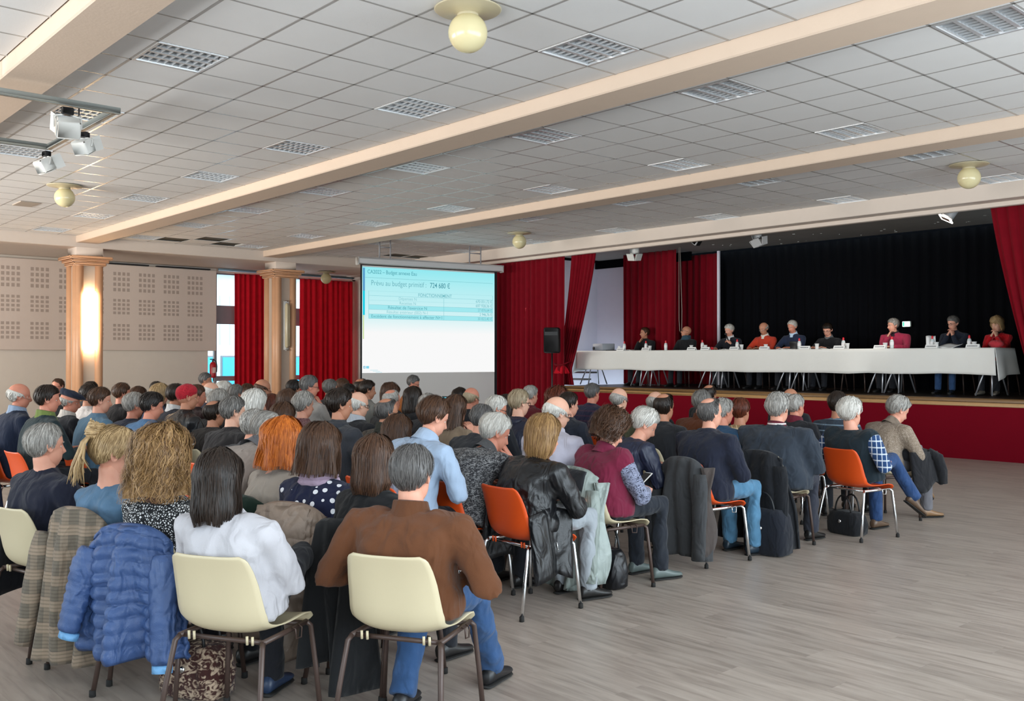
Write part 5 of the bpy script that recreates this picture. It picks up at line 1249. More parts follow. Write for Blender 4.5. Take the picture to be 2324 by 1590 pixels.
# ------------------------------------------------------------------ the audience
SPECS = []
def Pn(*a, **k):
    r = {}; SPECS.append((a, k, r)); return r
def build_people():
    # neighbours keep a chair's width between them: depths are relaxed along each line of sight
    A = [(a, k) for a, k, r in SPECS if not k.get('base')]
    D = np.array([k.get('d') or 378.0 / a[3] for a, k in A]); D0 = D.copy()
    for it in range(200):
        X = np.array([at_d(a[1], a[2], d)[:2] for (a, k), d in zip(A, D)])
        for i in range(len(A)):
            for j in range(i + 1, len(A)):
                q = np.linalg.norm(X[i] - X[j])
                if q < 0.52:
                    s_ = 0.02 * (0.52 - q) / 0.1; lo, hi_ = (i, j) if D[i] < D[j] else (j, i); D[lo] -= s_; D[hi_] += s_
        D = np.clip(D, D0 * 0.9, D0 * 1.13)
        for i, (a, k) in enumerate(A):
            lo, hi_ = 2160 * (CAM_H - 1.38) / max(a[2] - 812.4, 1), 2160 * (CAM_H - 1.10) / max(a[2] - 812.4, 1); D[i] = np.clip(D[i], lo, hi_)
    i = 0
    for a, k, r in SPECS:
        if not k.get('base'): k['d'] = float(D[i]); i += 1
        r.update(person(*a, **k))
NAVY, BLK, CHAR = ('1b2130', 'plain'), ('141518', 'plain'), ('2b2c30', 'plain')
JEANS, LJEANS = ('2c4a72', 'denim'), ('4d7896', 'denim')
F = {}
# back row, nearest the camera
F['navy'] = Pn('in a navy shirt at the left end of the back row', 104, 961, 72, f=14, d=5.15, lean=-2, hair=('crop', 'grey'), top_=('171a2a', 'plain'), turn=8, chair='c', bw=1.02, pitch=4)
F['denimw'] = Pn('in a pale blue denim jacket in the back row, head bowed', 258, 983, 85, f=18, d=4.75, hair=('bun', 'blonde'), skin='pink', top_=('4f6d88', 'denim'), trousers=('22252c', 'plain'), sex='f', turn=26, pitch=24, chair='c', lean=-8, bw=1.04)
F['floral'] = Pn('in a black and white floral blouse with a sheer yoke', 370, 1010, 100, f=26, d=4.5, lean=-6, hair=('curly', 'honey'), top_=('15161a', 'floral', 'd8d8d8'), trousers=('1b1c22', 'plain'), sex='f', turn=10, pitch=4, chair='c', bw=1.0, collar=('2b1d1b', 'mesh', '7d5548'))
F['blazer'] = Pn('in a white blazer with crossed legs in the back row', 498, 1039, 92, f=30, d=3.95, lean=-7, sidelean=-8, hair=('bob', 'dark', -0.15), top_=('b9b7bc', 'plain'), trousers=('15161c', 'plain'), sex='f', arms='crossed', legs=('flat', 'over'), shoes='20324e', turn=-4, pitch=4, chair='c', bw=1.08)
F['brown'] = Pn('in a brown wool coat and blue jeans on the near cream chair', 936, 1017, 95, f=30, d=4.0, lean=1, hair=('short', 'iron'), top_=('5e3820', 'plain'), trousers=JEANS, legs=('tuck', 'ext'), shoes='17171a', chair='c', bw=1.14, collar='58341d', turn=2, pitch=10, arms='hip')
# second row
F['bend'] = Pn('in a taupe sweater bending forward, wearing glasses', 604, 934, 60, d=5.9, f=14, hair=('short', 'grey'), top_=('968a82', 'plain'), lean=30, pitch=36, turn=30, chair='o', collar='5f5f63', glasses=True, bw=1.1)
F['ginger'] = Pn('in a beige-grey cardigan with a dark green coat behind', 644, 962, 76, d=5.25, f=10, hair=('wavy', 'ginger'), top_=('9a8f84', 'plain'), sex='f', turn=6, chair='o', pitch=6)
F['dots'] = Pn('in a navy blouse with white polka dots and lilac scarf', 728, 958, 78, d=5.0, f=22, lean=0, hair=('wavy', 'brown'), top_=('171c38', 'dots', 'e8e8ec'), scarf=('b39cb0', 'plain'), sex='f', turn=6, chair='c', bw=1.06)
F['strt'] = Pn('in a black top between the polka dots and the brown coat', 852, 1006, 70, d=4.8, f=16, lean=0, hair=('bob', 'brown', -0.13), top_=('101114', 'plain'), sex='f', chair='c', pitch=6, bw=0.98)
# third row
Pn('in a brown camel coat and scarf slumped low', 903, 952, 52, d=6.3, f=6, hair=('bob', 'brown'), top_=('8a5a2c', 'plain'), scarf=('a06d34', 'plaid', '5a3a1c'), sex='f', chair='o', pitch=14, lean=10)
F['blue'] = Pn('in a light blue shirt leaning forward', 985, 898, 62, d=6.2, f=2, hair=('thick', 'brown'), top_=('9db0c8', 'plain'), trousers=('15161c', 'plain'), turn=14, pitch=24, lean=12, chair='o', sidelean=7, bw=1.16, collar='9fb0c6')
F['knit'] = Pn('in a black and white marled knit on an orange chair', 1124, 936, 62, d=6.3, f=2, hair=('short', 'white'), skin='red', top_=('2b2b2f', 'knit', '8b8b8c'), turn=22, pitch=26, lean=30, chair='o', bw=1.12, arms='chin', arms2='lap', collar='4c4c4e')
F['leather'] = Pn('in a long black quilted leather coat on an orange chair', 1235, 938, 66, d=6.15, f=-2, hair=('shortbob', 'light'), top_=('131417', 'leather'), trousers=('9aa0a6', 'plain'), sex='f', chair='o', bw=1.28, turn=6, pitch=12, lean=15, arms='phone')
# fourth row to the right
F['bald64'] = Pn('in a pale lilac shirt and glasses behind the leather coat', 1265, 901, 54, d=6.9, hair=('fringe', 'white'), skin='fair', top_=('b9b6c4', 'plain'), turn=16, pitch=14, chair='c', glasses=True, bw=1.15, collar='c0bdca')
F['vest'] = Pn('in a burgundy padded vest holding a phone', 1386, 941, 60, d=6.6, f=-6, hair=('curlyshort', 'brown'), top_=('6e1a35', 'plain'), sleeves=('8a8fa6', 'knit', '2a2d3c'), trousers=('22262e', 'plain'), sex='f', arms='phone', turn=16, pitch=30, lean=3, chair='c', glasses=True, bw=1.2, collar='74203c', shoes='5f6a68', legs=('flat', 'flat'))
F['white69'] = Pn('in a navy coat bowing to the right beside the empty-backed orange chair', 1463, 924, 52, d=7.6, f=-16, hair=('thick', 'white'), top_=('20263c', 'nylon'), turn=20, pitch=34, lean=20, chair='o', bw=1.1)
Pn('in a black jacket before the cream chair with the rounded back', 1508, 893, 45, d=8.5, hair=('crown', 'dark'), skin='tan', top_=('1a1b1f', 'plain'), chair='c', bw=1.12, pitch=10)
F['navy74'] = Pn('in a navy sweater and light jeans with dark boots', 1613, 903, 50, d=7.4, f=-6, hair=('crown', 'iron'), skin='pink', top_=('191d2d', 'plain'), trousers=LJEANS, shoes='22303c', chair='o', bw=1.2, turn=12, pitch=8, legs=('flat', 'flat'))
F['big'] = Pn('in a large slate sweater with a burgundy striped collar', 1766, 889, 52, d=8.0, f=4, hair=('short', 'grey'), skin='pink', top_=('2c333d', 'plain'), trousers=('30323c', 'plain'), chair='c', bw=1.42, belly=1.2, pitch=6, collar=('5c1425', 'stripes', 'd8d0cc'))
F['plaid'] = Pn('in a dark green vest over blue plaid sleeves, legs crossed', 1930, 905, 54, d=8.35, f=-10, hair=('thick', 'white'), top_=('16232b', 'plain'), sleeves=('22406c', 'plaid', 'd4dbe4'), trousers=('25406a', 'denim'), legs=('flat', 'over'), shoes='5f4a3a', arms='hip', chair='o', bw=1.16, pitch=8, sidelean=-4, lean=-5)
F['beige'] = Pn('in a mottled beige sweater leaning forward at the row end', 2038, 896, 50, d=9.3, f=-22, hair=('thick', 'grey'), top_=('80705f', 'speckle', 'a8988a'), trousers=('6f6d72', 'plain'), legs=('over', 'flat'), shoes='8a6a4c', turn=10, pitch=30, lean=18, chair='c', bw=1.16, collar='7d6e60', arms='phone')
# right block, front rows
Pn('in a blue-grey striped sweater before the plaid sleeves', 1902, 887, 42, d=9.4, hair=('short', 'dark'), skin='tan', top_=('2a3644', 'stripes', '6f8494'), chair='c', pitch=4)
Pn('in a black coat half hidden right of the big slate sweater', 1806, 894, 36, d=9.3, hair=('short', 'grey'), skin='red', top_=('17181d', 'plain'), chair='o', collar='64182a', turn=14)
Pn('in a dark coat in the front row right of the slate sweater', 1795, 882, 33, d=10.6, hair=('fringe', 'grey'), skin='tan', top_=('1e1f24', 'plain'), chair='c')
Pn('in a beige patterned shirt with brown bands', 1681, 907, 42, d=8.9, hair=('short', 'auburn'), skin='tan', top_=('9c7e58', 'plaid', 'd8c6a2'), chair='c', sex='f', pitch=4, bw=1.1)
Pn('in a teal blue sweater just right of the navy sweater', 1642, 903, 36, d=8.3, hair=('short', 'grey'), skin='red', top_=('1c3f5c', 'plain'), chair='o', turn=18)
Pn('in a rust brown coat in the second row from the stage', 1594, 884, 42, d=9.5, hair=('short', 'salt'), top_=('5b2e14', 'plain'), chair='c', bw=1.12, collar='56290f')
Pn('in black in the front row left of the rust coat, partly hidden', 1611, 873, 32, d=11.2, hair=('crown', 'dark'), skin='tan', top_=('16171a', 'plain'), chair='o')
Pn('in black behind the olive coat, mostly hidden', 1489, 889, 38, d=9.9, hair=('fringe', 'grey'), skin='fair', top_=('17181b', 'plain'), chair='c')
Pn('in an olive green coat in front of the stage', 1406, 881, 38, d=9.7, hair=('fringe', 'grey'), skin='fair', top_=('4a4a36', 'plain'), chair='o', bw=1.2, collar='474733')
F['stripe66'] = Pn('in a navy sweater with fine red stripes before the stage', 1345, 869, 29, d=11.0, hair=('short', 'iron'), skin='red', top_=('1b1d38', 'stripes', '3c2338'), chair='o', bw=1.25)
Pn('in a navy jacket right of the red curls', 1292, 889, 36, d=9.0, hair=('short', 'dark'), skin='pink', top_=('20242f', 'plain'), chair='c', turn=14)
Pn('in a dark top with auburn curls in the front row', 1266, 877, 44, d=10.0, hair=('curlyshort', 'auburn'), top_=('1f1a1c', 'plain'), chair='c', sex='f')
Pn('in a dark red sweater in front of the stage curtain', 1205, 874, 30, d=11.4, hair=('short', 'grey'), top_=('5a111c', 'plain'), chair='c', turn=6)
Pn('in a hooded navy jacket left of the lilac shirt', 1179, 883, 44, d=8.6, hair=('crop', 'sandy'), skin='fair', top_=('171d33', 'nylon'), hood=True, chair='c', bw=1.16, glasses=True, turn=10)
Pn('in black with white hair and glasses left of the hooded jacket', 1127, 897, 43, d=8.5, hair=('short', 'white'), skin='red', top_=('1a1c22', 'plain'), chair='o', turn=26, pitch=16, glasses=True)
Pn('in dark grey seated behind the white-haired black coat', 1094, 917, 46, d=7.3, hair=('crop', 'iron'), skin='pink', top_=('26282d', 'plain'), chair='c', turn=8, pitch=14, lean=12)
Pn('in dark clothes low between the two grey heads', 1150, 900, 30, d=9.9, hair=('bob', 'dark'), top_=('17181c', 'plain'), sex='f', chair='c', pitch=16)
Pn('in a black ribbed shirt beside the open laptop', 1071, 880, 34, d=10.2, hair=('fringe', 'sandy'), skin='red', top_=('1e2026', 'plain'), chair='c')
Pn('in a beige coat with a hand raised to the ear', 1035, 895, 42, d=8.2, hair=('long', 'brown', -0.15), top_=('84725f', 'plain'), sex='f', arms='ear', arms2='lap', chair='c', turn=6)
Pn('in dark clothes behind the open laptop', 1044, 880, 24, d=12.2, hair=('bob', 'dark'), top_=('15161a', 'plain'), sex='f', chair='c')
Pn('in black with a balding crown left of the light blue shirt', 972, 893, 33, d=9.2, hair=('thin', 'grey'), skin='red', top_=('1b1c21', 'plain'), chair='o')
Pn('in a black coat with a dark bob before the screen', 938, 876, 36, d=9.8, hair=('bob', 'dark'), top_=('141519', 'plain'), sex='f', chair='c')
Pn('in a dark olive leather jacket, glasses, left of the dark bob', 879, 904, 46, d=7.7, hair=('crown', 'iron'), skin='tan', top_=('23241f', 'leather'), collar='2c2d26', chair='c', turn=16, pitch=12, glasses=True)
Pn('in grey behind the olive leather jacket', 890, 884, 36, d=9.6, hair=('crown', 'grey'), skin='red', top_=('2a2a2c', 'plain'), chair='o')
Pn('in dark clothes with a brown bob in front of the screen', 887, 867, 36, d=10.9, hair=('shortbob', 'brown'), top_=('1c1b1e', 'plain'), sex='f', chair='c')
Pn('in a grey shirt facing right before the screen edge', 835, 862, 31, d=11.6, hair=('short', 'dark'), skin='tan', top_=('7e7e7a', 'plain'), chair='c', turn=24)
Pn('in black at the left edge of the screen', 820, 859, 29, d=13.0, hair=('crown', 'dark'), skin='tan', top_=('15161a', 'plain'), chair='c')
Pn('in a black suit jacket with a bare scalp and glasses', 814, 890, 42, d=8.4, hair=('fringe', 'white'), skin='fair', top_=('17181d', 'plain'), chair='c', turn=12, pitch=10, glasses=True, bw=1.08, collar='b8bcc4')
F['hoodie'] = Pn('in a charcoal hooded sweatshirt left of the bare-scalped black suit', 772, 880, 50, d=7.4, hair=('thick', 'dark'), skin='tan', top_=('33353b', 'plain'), hood=True, chair='c', bw=1.12, turn=20)
Pn('in black in front of the window curtain', 792, 870, 24, d=12.2, hair=('short', 'black'), skin='tan', top_=('121316', 'plain'), chair='c')
Pn('in dark clothes with brown hair before the window curtain', 778, 858, 29, d=13.0, hair=('short', 'brown'), top_=('1d1c1f', 'plain'), chair='o')
Pn('in dark clothes with greying hair left of that brown hair', 750, 860, 30, d=12.0, hair=('short', 'salt'), top_=('222226', 'plain'), chair='c')
Pn('in a burgundy speckled blouse with short grey hair', 690, 887, 38, d=8.6, hair=('thick', 'grey'), top_=('5a3036', 'speckle', '9a7a78'), sex='f', chair='c', turn=8)
Pn('in a pale grey sweater, glasses, arm raised to the chin', 703, 851, 36, d=10.4, hair=('short', 'iron'), skin='red', top_=('a39c96', 'plain'), arms='chin', arms2='crossed', chair='c', turn=26, glasses=True, bw=1.2)
Pn('in black before the light slit of the window', 667, 861, 30, d=11.8, hair=('short', 'black'), skin='tan', top_=('131417', 'plain'), chair='c')
Pn('in dark clothes with dark brown hair left of the grey sweater', 654, 882, 40, d=9.3, hair=('bob', 'brown'), top_=('1f1b1d', 'plain'), sex='f', chair='o')
Pn('in dark clothes with a brown knot of hair', 643, 912, 46, d=7.5, hair=('shortbob', 'brown'), top_=('1c1a1b', 'plain'), sex='f', chair='c', pitch=14)
Pn('in black with dark red hair before the second column', 616, 893, 32, d=9.6, hair=('bob', 'auburn'), top_=('151316', 'plain'), sex='f', chair='c')
Pn('in dark clothes with bare scalp before the second column', 597, 861, 32, d=11.4, hair=('fringe', 'brown'), skin='tan', top_=('1d1e22', 'plain'), chair='c', turn=22)
Pn('in a black coat with white-blond hair', 579, 882, 47, d=8.3, hair=('shortbob', 'white'), top_=('15161a', 'plain'), sex='f', chair='c', collar='101114', turn=8)
Pn('in grey seated in front of the bending taupe sweater', 578, 928, 52, d=6.7, hair=('thick', 'grey'), top_=('3a3a3d', 'plain'), chair='c', lean=14, pitch=18)
F['black24'] = Pn('in a black jacket on an orange chair in the left block', 530, 899, 49, d=7.5, f=6, hair=('short', 'salt'), skin='fair', top_=('1d191a', 'plain'), chair='o', turn=12, bw=1.08)
Pn('in dark brown just left of the black jacket', 488, 909, 40, d=8.3, hair=('crown', 'dark'), skin='tan', top_=('221d1b', 'plain'), chair='c', turn=10)
Pn('in dark clothes with grey hair behind the window light', 536, 872, 33, d=11.0, hair=('thin', 'salt'), skin='red', top_=('1f1f24', 'plain'), chair='c')
Pn('in dark clothes with brown hair beside the red curtain', 562, 870, 28, d=12.2, hair=('short', 'brown'), top_=('1e1a1c', 'plain'), chair='c')
Pn('in dark clothes, second grey head from the window', 509, 864, 34, d=12.2, hair=('thick', 'white'), top_=('22252c', 'plain'), chair='c')
Pn('in a dark coat with full grey hair', 498, 882, 42, d=9.4, hair=('thick', 'grey'), top_=('1c1d22', 'plain'), chair='o')
Pn('in a navy jacket with thin white hair', 480, 868, 32, d=10.9, hair=('fringe', 'white'), skin='fair', top_=('1b2134', 'plain'), chair='c')
Pn('in a black jacket facing right in front of the far wall', 467, 845, 24, d=14.6, hair=('short', 'iron'), skin='tan', top_=('131418', 'plain'), chair='c', turn=34, f=0)
Pn('in dark red-brown just right of the red beanie', 447, 872, 30, d=10.6, hair=('short', 'brown'), skin='red', top_=('2b1718', 'plain'), chair='c', turn=20)
Pn('in a black leather jacket and red beanie', 426, 871, 41, d=8.9, f=4, hair=('beanie', 'dark'), skin='tan', top_=('15161a', 'leather'), chair='c', turn=16, bw=1.1, arms='phone')
Pn('in a dark grey jacket with white collar left of the red beanie', 400, 870, 33, d=10.4, hair=('short', 'dark'), skin='tan', top_=('24262f', 'plain'), chair='c', collar='d0d0d0')
Pn('in blue with blond hair before the far wall', 364, 869, 33, d=11.5, hair=('shortbob', 'blonde'), top_=('22304e', 'plain'), sex='f', chair='c', turn=10)
Pn('in dark clothes partly hidden behind the blond hair', 356, 865, 24, d=14.0, hair=('short', 'black'), skin='tan', top_=('17181c', 'plain'), chair='c')
F['denim'] = Pn('in a blue denim jacket holding papers on an orange chair', 345, 889, 43, d=8.1, f=8, hair=('short', 'black'), skin='red', top_=('44688c', 'denim'), trousers=('2c3646', 'plain'), arms='phone', turn=16, chair='o', pitch=14, lean=9, bw=1.08)
Pn('in a navy jacket with grey hair left of the denim jacket', 305, 890, 40, d=9.0, hair=('thick', 'grey'), skin='red', top_=('1a2338', 'plain'), chair='c', turn=10, pitch=12)
Pn('in dark clothes with brown hair seen above a grey head', 314, 876, 31, d=11.6, hair=('bob', 'brown'), top_=('1c1b1d', 'plain'), sex='f', chair='c')
Pn('in black with dark hair left of the grey-haired navy jacket', 277, 868, 34, d=10.8, hair=('short', 'brown'), skin='red', top_=('151316', 'plain'), chair='c', turn=12)
Pn('in a blue-grey long-sleeved sweater on an orange chair', 228, 878, 40, d=8.9, f=8, hair=('short', 'brown'), skin='pink', top_=('56758c', 'plain'), trousers=JEANS, chair='o', turn=22)
Pn('in a white T-shirt in the left block', 203, 871, 34, d=9.9, f=8, hair=('short', 'dark'), skin='tan', top_=('d8d0cc', 'plain'), chair='o', turn=14)
Pn('in dark clothes behind the white T-shirt', 207, 865, 28, d=12.6, hair=('short', 'dark'), skin='tan', top_=('1b1c20', 'plain'), chair='c')
F['cap'] = Pn('in a flat navy cap and black jacket holding a phone', 160, 886, 34, d=9.9, f=6, hair=('flatcap', 'grey'), skin='red', top_=('16181f', 'plain'), arms='phone', turn=26, chair='c', pitch=14, collar='c8c0b8')
Pn('in a black jacket facing the camera by the left column', 131, 859, 24, d=14.2, f=-150, hair=('thin', 'brown'), skin='red', top_=('15161a', 'plain'), chair='c', pitch=4, glasses=True)
F['lime'] = Pn('in a dark green sweater with a lime collar stripe, hands joined', 109, 873, 45, d=8.3, f=6, hair=('short', 'dark'), skin='red', top_=('1c2c30', 'plain'), collar='6f7f42', arms='phone', turn=20, chair='o', pitch=6, bw=1.05)
F['left'] = Pn('in a navy suit jacket at the far left with a coat behind', 45, 871, 39, d=8.7, f=6, hair=('fringe', 'white'), skin='red', top_=('1a2338', 'plain'), collar='8fa0b8', turn=20, chair='o', pitch=8, bw=1.05)
# presenter at the small table
F['pres'] = Pn('in a rust jacket working at the small table below the screen', 938, 851, 25, d=14.6, f=-30, hair=('short', 'iron'), skin='red', top_=('8a4e1e', 'plain'), glasses=True, pitch=20, turn=14, arms='phone', chair='c')
# ------------------------------------------------------------------ the panel on the stage (they face the hall)
def panel(desc, px, top, y, **o):
    p = on_y(px, top, y); d = float((p - np.array([0, 0, CAM_H])) @ FV)
    return Pn(desc, px, top, 54, f=o.pop('f', 180), d=d, base=STZ, at=p, chair='c', hs=o.pop('hs', 1.03), **o)
PY = 16.72
panel('in black resting chin on hand at the left end of the table', 1463, 743, PY, hair=('thin', 'brown'), skin='tan', top_=BLK, arms='chin', arms2='crossed', turn=30, pitch=4)
panel('in a black jacket and teal scarf with folded arms, head back', 1557, 740, PY, hair=None, skin='tan', top_=BLK, arms='crossed', turn=34, pitch=-12, glasses=True, scarf=('2f4a58', 'plain'))
mic = panel('in a black sweater over a white collar speaking into a microphone', 1655, 735, PY, hair=('short', 'white'), skin='pink', top_=('171a24', 'plain'), collar='d8d8da', arms='table', arms2='mic', turn=14, pitch=16)
panel('in an orange-red sweater with a white collar reading', 1733, 732, PY, hair=('fringe', 'grey'), skin='tan', top_=('b8381f', 'plain'), collar='dcd6cc', arms='table', turn=8, pitch=22)
panel('in a navy suit and light blue shirt looking down', 1798, 727, PY, hair=('thin', 'white'), skin='red', top_=('1c2740', 'plain'), collar='b8d0e6', arms='table', turn=6, pitch=22)
panel('in a black jacket over a grey shirt with glasses reading', 1878, 733, PY, hair=('short', 'dark'), skin='pink', top_=BLK, collar='5e6062', arms='table', turn=-6, pitch=26, glasses=True)
panel('in a raspberry sweater leaning chin on hand', 2027, 722, PY, hair=('crop', 'grey'), skin='pink', top_=('a02a48', 'plain'), collar='2c1c24', arms='chin', arms2='table', turn=36, pitch=10, lean=12, bw=1.15)
panel('in a navy jacket with chin resting on hand and glasses', 2163, 716, PY, hair=('short', 'salt'), skin='pink', top_=('1f2634', 'plain'), trousers=JEANS, arms='chin', arms2='chin', turn=20, pitch=16, glasses=True, lean=8)
panel('in a bright red cardigan with hands clasped at the chin', 2262, 716, PY, hair=('shortbob', 'blonde'), skin='fair', top_=('c01420', 'plain'), collar='201418', arms='chin', arms2='chin', turn=14, pitch=22, sex='f', lean=8, shoes='8a8276')
build_people(); flush_queue()
import itertools
for (a, ra, da), (b_, rb, db) in itertools.combinations(PEOPLE, 2):
    q = np.linalg.norm((ra - rb)[:2])
    if q < 0.40 and abs(ra[2] - rb[2]) < 0.5: print('  close %.2f' % q, a[:40], '|', b_[:40], round(da, 1), round(db, 1))
for ck, root, rz, desc, base in CHAIRS:
    col = 'orange' if ck == 'o' else 'cream'
    words_ = f'{col} plastic chair under person {desc}'.replace(' on an orange chair', '').replace(' on the near cream chair', '').split()[:16]
    add_chair(ck, root, rz, ' '.join(words_))
p = on_y(1949, 790, PY); add_chair('c', (p[0], PY, STZ), PI, 'empty cream chair behind the stage table between black jacket and raspberry sweater')
# ------------------------------------------------------------------ coats and bags on the chairs
def ch(k): return (F[k]['root'], F[k]['rz'])
coat(ch('denimw'), 'grey and tan tweed check coat hung behind the denim jacket', fabric('6d6458', 'tweed', 'a08c78'), zb=0.10, wbot=0.25, wtop=0.2, seed=2, sleeves=(0.95, 0.85), ztop=0.82)
coat(ch('floral'), 'blue quilted puffer jacket with pale blue cuffs', fabric('3a5484', 'nylon'), zb=0.22, wbot=0.28, wtop=0.2, puff=0.02, seed=3, sleeves=(0.8, 1.0), cuff=fabric('6ea6d6', 'nylon'), ztop=0.80)
coat(ch('ginger'), 'dark green coat hung behind the beige-grey cardigan', fabric('14281e', 'plain'), zb=0.2, wbot=0.24, seed=4)
coat(ch('dots'), 'taupe quilted puffer jacket hung behind the polka dot blouse', fabric('8c7a6c', 'nylon'), zb=0.14, wbot=0.27, wtop=0.21, puff=0.02, seed=5, hoodc=fabric('8f7d6f', 'nylon'), ztop=0.82)
coat(ch('strt'), 'black coat hung behind the black top', fabric('17181a', 'plain'), zb=0.1, wtop=0.17, wbot=0.19, seed=6, ztop=0.80, sleeves=(0, 0))
coat(ch('vest'), 'pale grey-green padded coat with a dark hood behind the burgundy vest', fabric('8a948f', 'nylon'), zb=0.06, wbot=0.25, wtop=0.2, seed=7, hoodc=fabric('26272b', 'plain'), lining=fabric('9aa4a0', 'nylon'), sleeves=(0, 0.95), ztop=0.82)
coat(ch('navy74'), 'two dark grey coats layered on the chair behind the navy sweater', fabric('3c3d3f', 'plain'), zb=0.06, wbot=0.29, wtop=0.2, seed=8, lining=fabric('4a423f', 'plain'), sleeves=(0.9, 1.0))
coat(ch('big'), 'black coat falling to the floor behind the slate sweater', fabric('14161b', 'plain'), zb=0.05, wbot=0.3, wtop=0.2, seed=9, sleeves=(0.98, 0.98))
coat(ch('left'), 'long navy coat hung on the chair at the far left', fabric('1b2136', 'plain'), zb=0.14, wbot=0.26, seed=10)
coat(ch('stripe66'), 'dark teal jacket hung behind the red-striped navy sweater', fabric('1f3440', 'plain'), zb=0.3, wbot=0.22, seed=11, sleeves=(0, 0))
def tail(k, side, col, zlo):
    R = F[k]; c = col
    P = np.array([[(side * (0.20 + 0.05 * v + 0.02 * math.sin(7 * u + v)), -0.18 + 0.34 * u + 0.05 * v * math.sin(5 * u), 0.60 - (0.60 - zlo) * v + 0.04 * math.sin(3 * u)) for u in np.linspace(0, 1, 18)] for v in np.linspace(0, 1, 12)])
    MB().sheet(P, 0.022).build('coat_tail', c, R['t'])
tail('leather', 1, fabric('131417', 'leather'), 0.2); tail('leather', -1, fabric('131417', 'leather'), 0.25)
tail('navy', 1, fabric('101117', 'plain'), 0.2); tail('navy', -1, fabric('101117', 'plain'), 0.25)
def loc(k, v): return F[k]['root'] + rotz(F[k]['rz']) @ np.array(v, float)
# jacket on the lap of the last man of the row
t = thing('jacket', 'dark jacket bundled over the lap of the beige sweater', 'jacket', loc('beige', (0.16, 0.2, 0.60)), F['beige']['rz'])
MB().sphere((0, 0.03, 0.02), (0.15, 0.2, 0.07), 18, 10).sheet(np.array([[(0.12 + 0.06 * v + 0.02 * math.sin(5 * u), -0.15 + 0.34 * u, 0.06 - 0.33 * v * (1 + 0.15 * math.sin(6 * u))) for u in np.linspace(0, 1, 12)] for v in np.linspace(0, 1, 8)]), 0.03).build('jacket_body', fabric('1c1c20', 'plain'), t)
MB().tube([(0.08, 0.1, 0.05), (0.15, 0.16, 0.0), (0.18, 0.18, -0.12), (0.18, 0.19, -0.24)], [0.05, 0.055, 0.05, 0.042], 10).build('sleeve', fabric('1c1c20', 'plain'), t)
def bag(k, v, lab, mat, s=(0.34, 0.16, 0.26), name='handbag', rz=0.0):
    t = thing(name, lab, 'bag', loc(k, v), F[k]['rz'] + rz); w_, d_, h_ = s; a = np.linspace(0, 2 * PI, 24, endpoint=False)
    def rr(z, f_): return np.stack([w_ / 2 * f_ * np.sign(np.cos(a)) * np.abs(np.cos(a)) ** .5, d_ / 2 * f_ * np.sign(np.sin(a)) * np.abs(np.sin(a)) ** .5, np.full(24, z)], 1)
    MB().loft([rr(0.002, 0.86), rr(0.02, 1.0), rr(h_ * 0.5, 1.03), rr(h_ * 0.85, 0.9), rr(h_, 0.72)]).build('bag_body', mat, t)
    for sy in (-1, 1): MB().tube([(w_ * 0.25 * math.cos(q), sy * d_ * 0.28, h_ * 0.92 + 0.16 * math.sin(q)) for q in np.linspace(PI, 0, 11)], 0.008, 6).build('handle', M_black, t)
    MB().lathe([(0.014, -0.01), (0.016, 0.0), (0.014, 0.01)], (0, 0, 0), 10).xform(rotx(PI / 2), (0, -d_ * 0.5, h_ * 0.6)).build('clasp', M_chrome, t)
    return t
bag('vest', (0.02, -0.02, 0), 'black leather handbag under the chair of the burgundy vest', fabric('16171b', 'leather'))
bag('big', (0.14, -0.36, 0), 'black rounded backpack slumped behind the cream chair of the slate sweater', fabric('161a24', 'plain'), (0.36, 0.24, 0.36), 'backpack')
bag('floral', (0.18, -0.05, 0), 'patterned red and brown bag on the floor beside the blue puffer', fabric('3a1c18', 'animal', 'b09a84'), (0.34, 0.2, 0.24), 'tote_bag')
bag('plaid', (-0.1, -0.02, 0), 'black bag under the orange chair of the plaid sleeves', fabric('15161a', 'plain'), (0.34, 0.2, 0.2))
def in_hand(k, s, off=(0, 0.09, 0.02)):
    sh, e, w_, up = F[k]['arms'][s]; f_ = unit(w_ - e); return F[k]['root'] + rotz(F[k]['rz']) @ (w_ + f_ * off[1] + np.array([off[0], 0, off[2]]))
for k, lab in (('vest', 'pale phone held by the person in the burgundy vest'), ('cap', 'silver phone held by the person in the flat cap')):
    a_, b_ = in_hand(k, 1), in_hand(k, -1); t = thing('phone', lab, 'phone', (a_ + b_) / 2 + np.array([0, 0, 0.035]), F[k]['rz'])
    MB().box((0, 0, 0), (0.075, 0.15, 0.009), R=rotx(0.6), bev=0.004).build('phone_case', plain('phone_shell', 'c9c6c0', 0.3), t); MB().box((0, -0.003, 0.0052), (0.066, 0.135, 0.001)).xform(rotx(0.0)).xform(rotx(0.6)).build('phone_display', M_black, t, False)
a_, b_ = in_hand('denim', 1), in_hand('denim', -1); t = thing('paper_sheets', 'white papers held by the person in the blue denim jacket', 'paper', (a_ + b_) / 2 + np.array([0, 0, 0.03]), F['denim']['rz'])
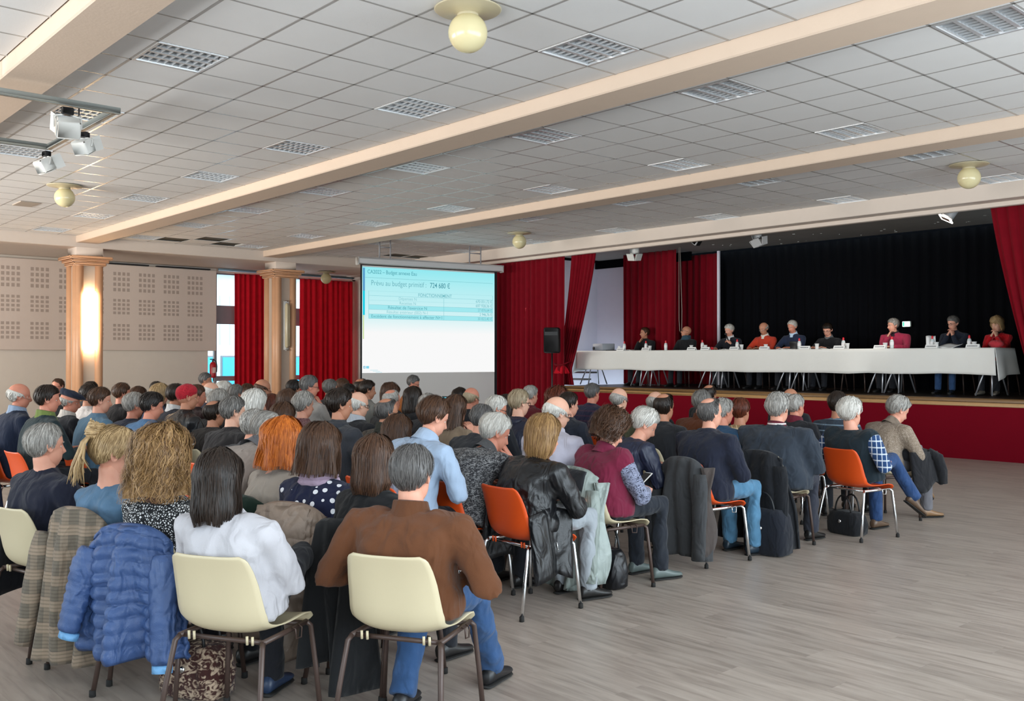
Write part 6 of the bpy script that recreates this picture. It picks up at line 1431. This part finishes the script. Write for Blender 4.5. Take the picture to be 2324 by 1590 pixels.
for dz, r_ in ((0, 0.1), (0.006, 0.2)): MB().sheet(np.array([[(0.105 * u + 0.03 * dz * 50, 0.15 * v, dz + 0.012 * math.sin(2 * u)) for u in np.linspace(-1, 1, 6)] for v in np.linspace(-1, 1, 6)]), 0.0015).xform(rotx(0.35) @ rotz(r_)).build('sheet', M_card, t)
# microphone
sh, e, w_, up = mic['arms'][-1]; hp = mic['Hc'] + np.array([-0.01, 0.14, -0.085]); wl2 = w_ + unit(w_ - e) * 0.07
tm = thing('microphone', 'black hand microphone held before the mouth of the speaker', 'microphone', mic['root'] + rotz(mic['rz']) @ wl2, mic['rz'])
v_ = hp - wl2; MB().tube([-0.5 * v_, 0.35 * v_, 0.8 * v_], [0.011, 0.015, 0.018], 10).build('handle', M_black, tm); MB().sphere(v_, 0.026, 14, 10).build('mesh_head', plain('mic_mesh', '3a3a3c', 0.35, 0.8), tm)
# presenter's table, laptop
pr = F['pres']['root']; fw = rotz(F['pres']['rz']); tp_ = pr + fw @ np.array([0, 0.62, 0])
t = thing('table', 'small white table with a laptop below the screen', 'table', (tp_[0], tp_[1], 0), F['pres']['rz'])
MB().box((0.3, 0, 0.735), (1.8, 0.7, 0.03), bev=0.006).build('table_top', plain('white_laminate', 'e2e2e0', 0.4), t)
for sx in (-0.5, 1.1):
    for sy in (-0.3, 0.3): MB().tube([(sx, sy, 0), (sx, sy, 0.72)], 0.016, 8).build('leg', M_leg, t)
lp = at_d(1006, 897, 13.7); t = thing('laptop', 'open laptop with a blue screen on the small table', 'laptop', (lp[0], lp[1], 0.752), math.radians(14))
MB().box((0, 0.0, 0.009), (0.34, 0.24, 0.018), bev=0.005).build('base', M_black, t); dl = MB().box((0, 0, 0.12), (0.34, 0.012, 0.235), R=None, bev=0.004).xform(rotx(-0.3), (0, 0.12, 0.015)).build('lid', M_black, t)
MB().box((0, -0.0075, 0.122), (0.315, 0.002, 0.2)).xform(rotx(-0.3), (0, 0.12, 0.015)).build('laptop_display', plain('laptop_blue', '58b8cc', 0.4, vary=0.1, scale=8, emit='58b8cc', est=0.7), dl, False)
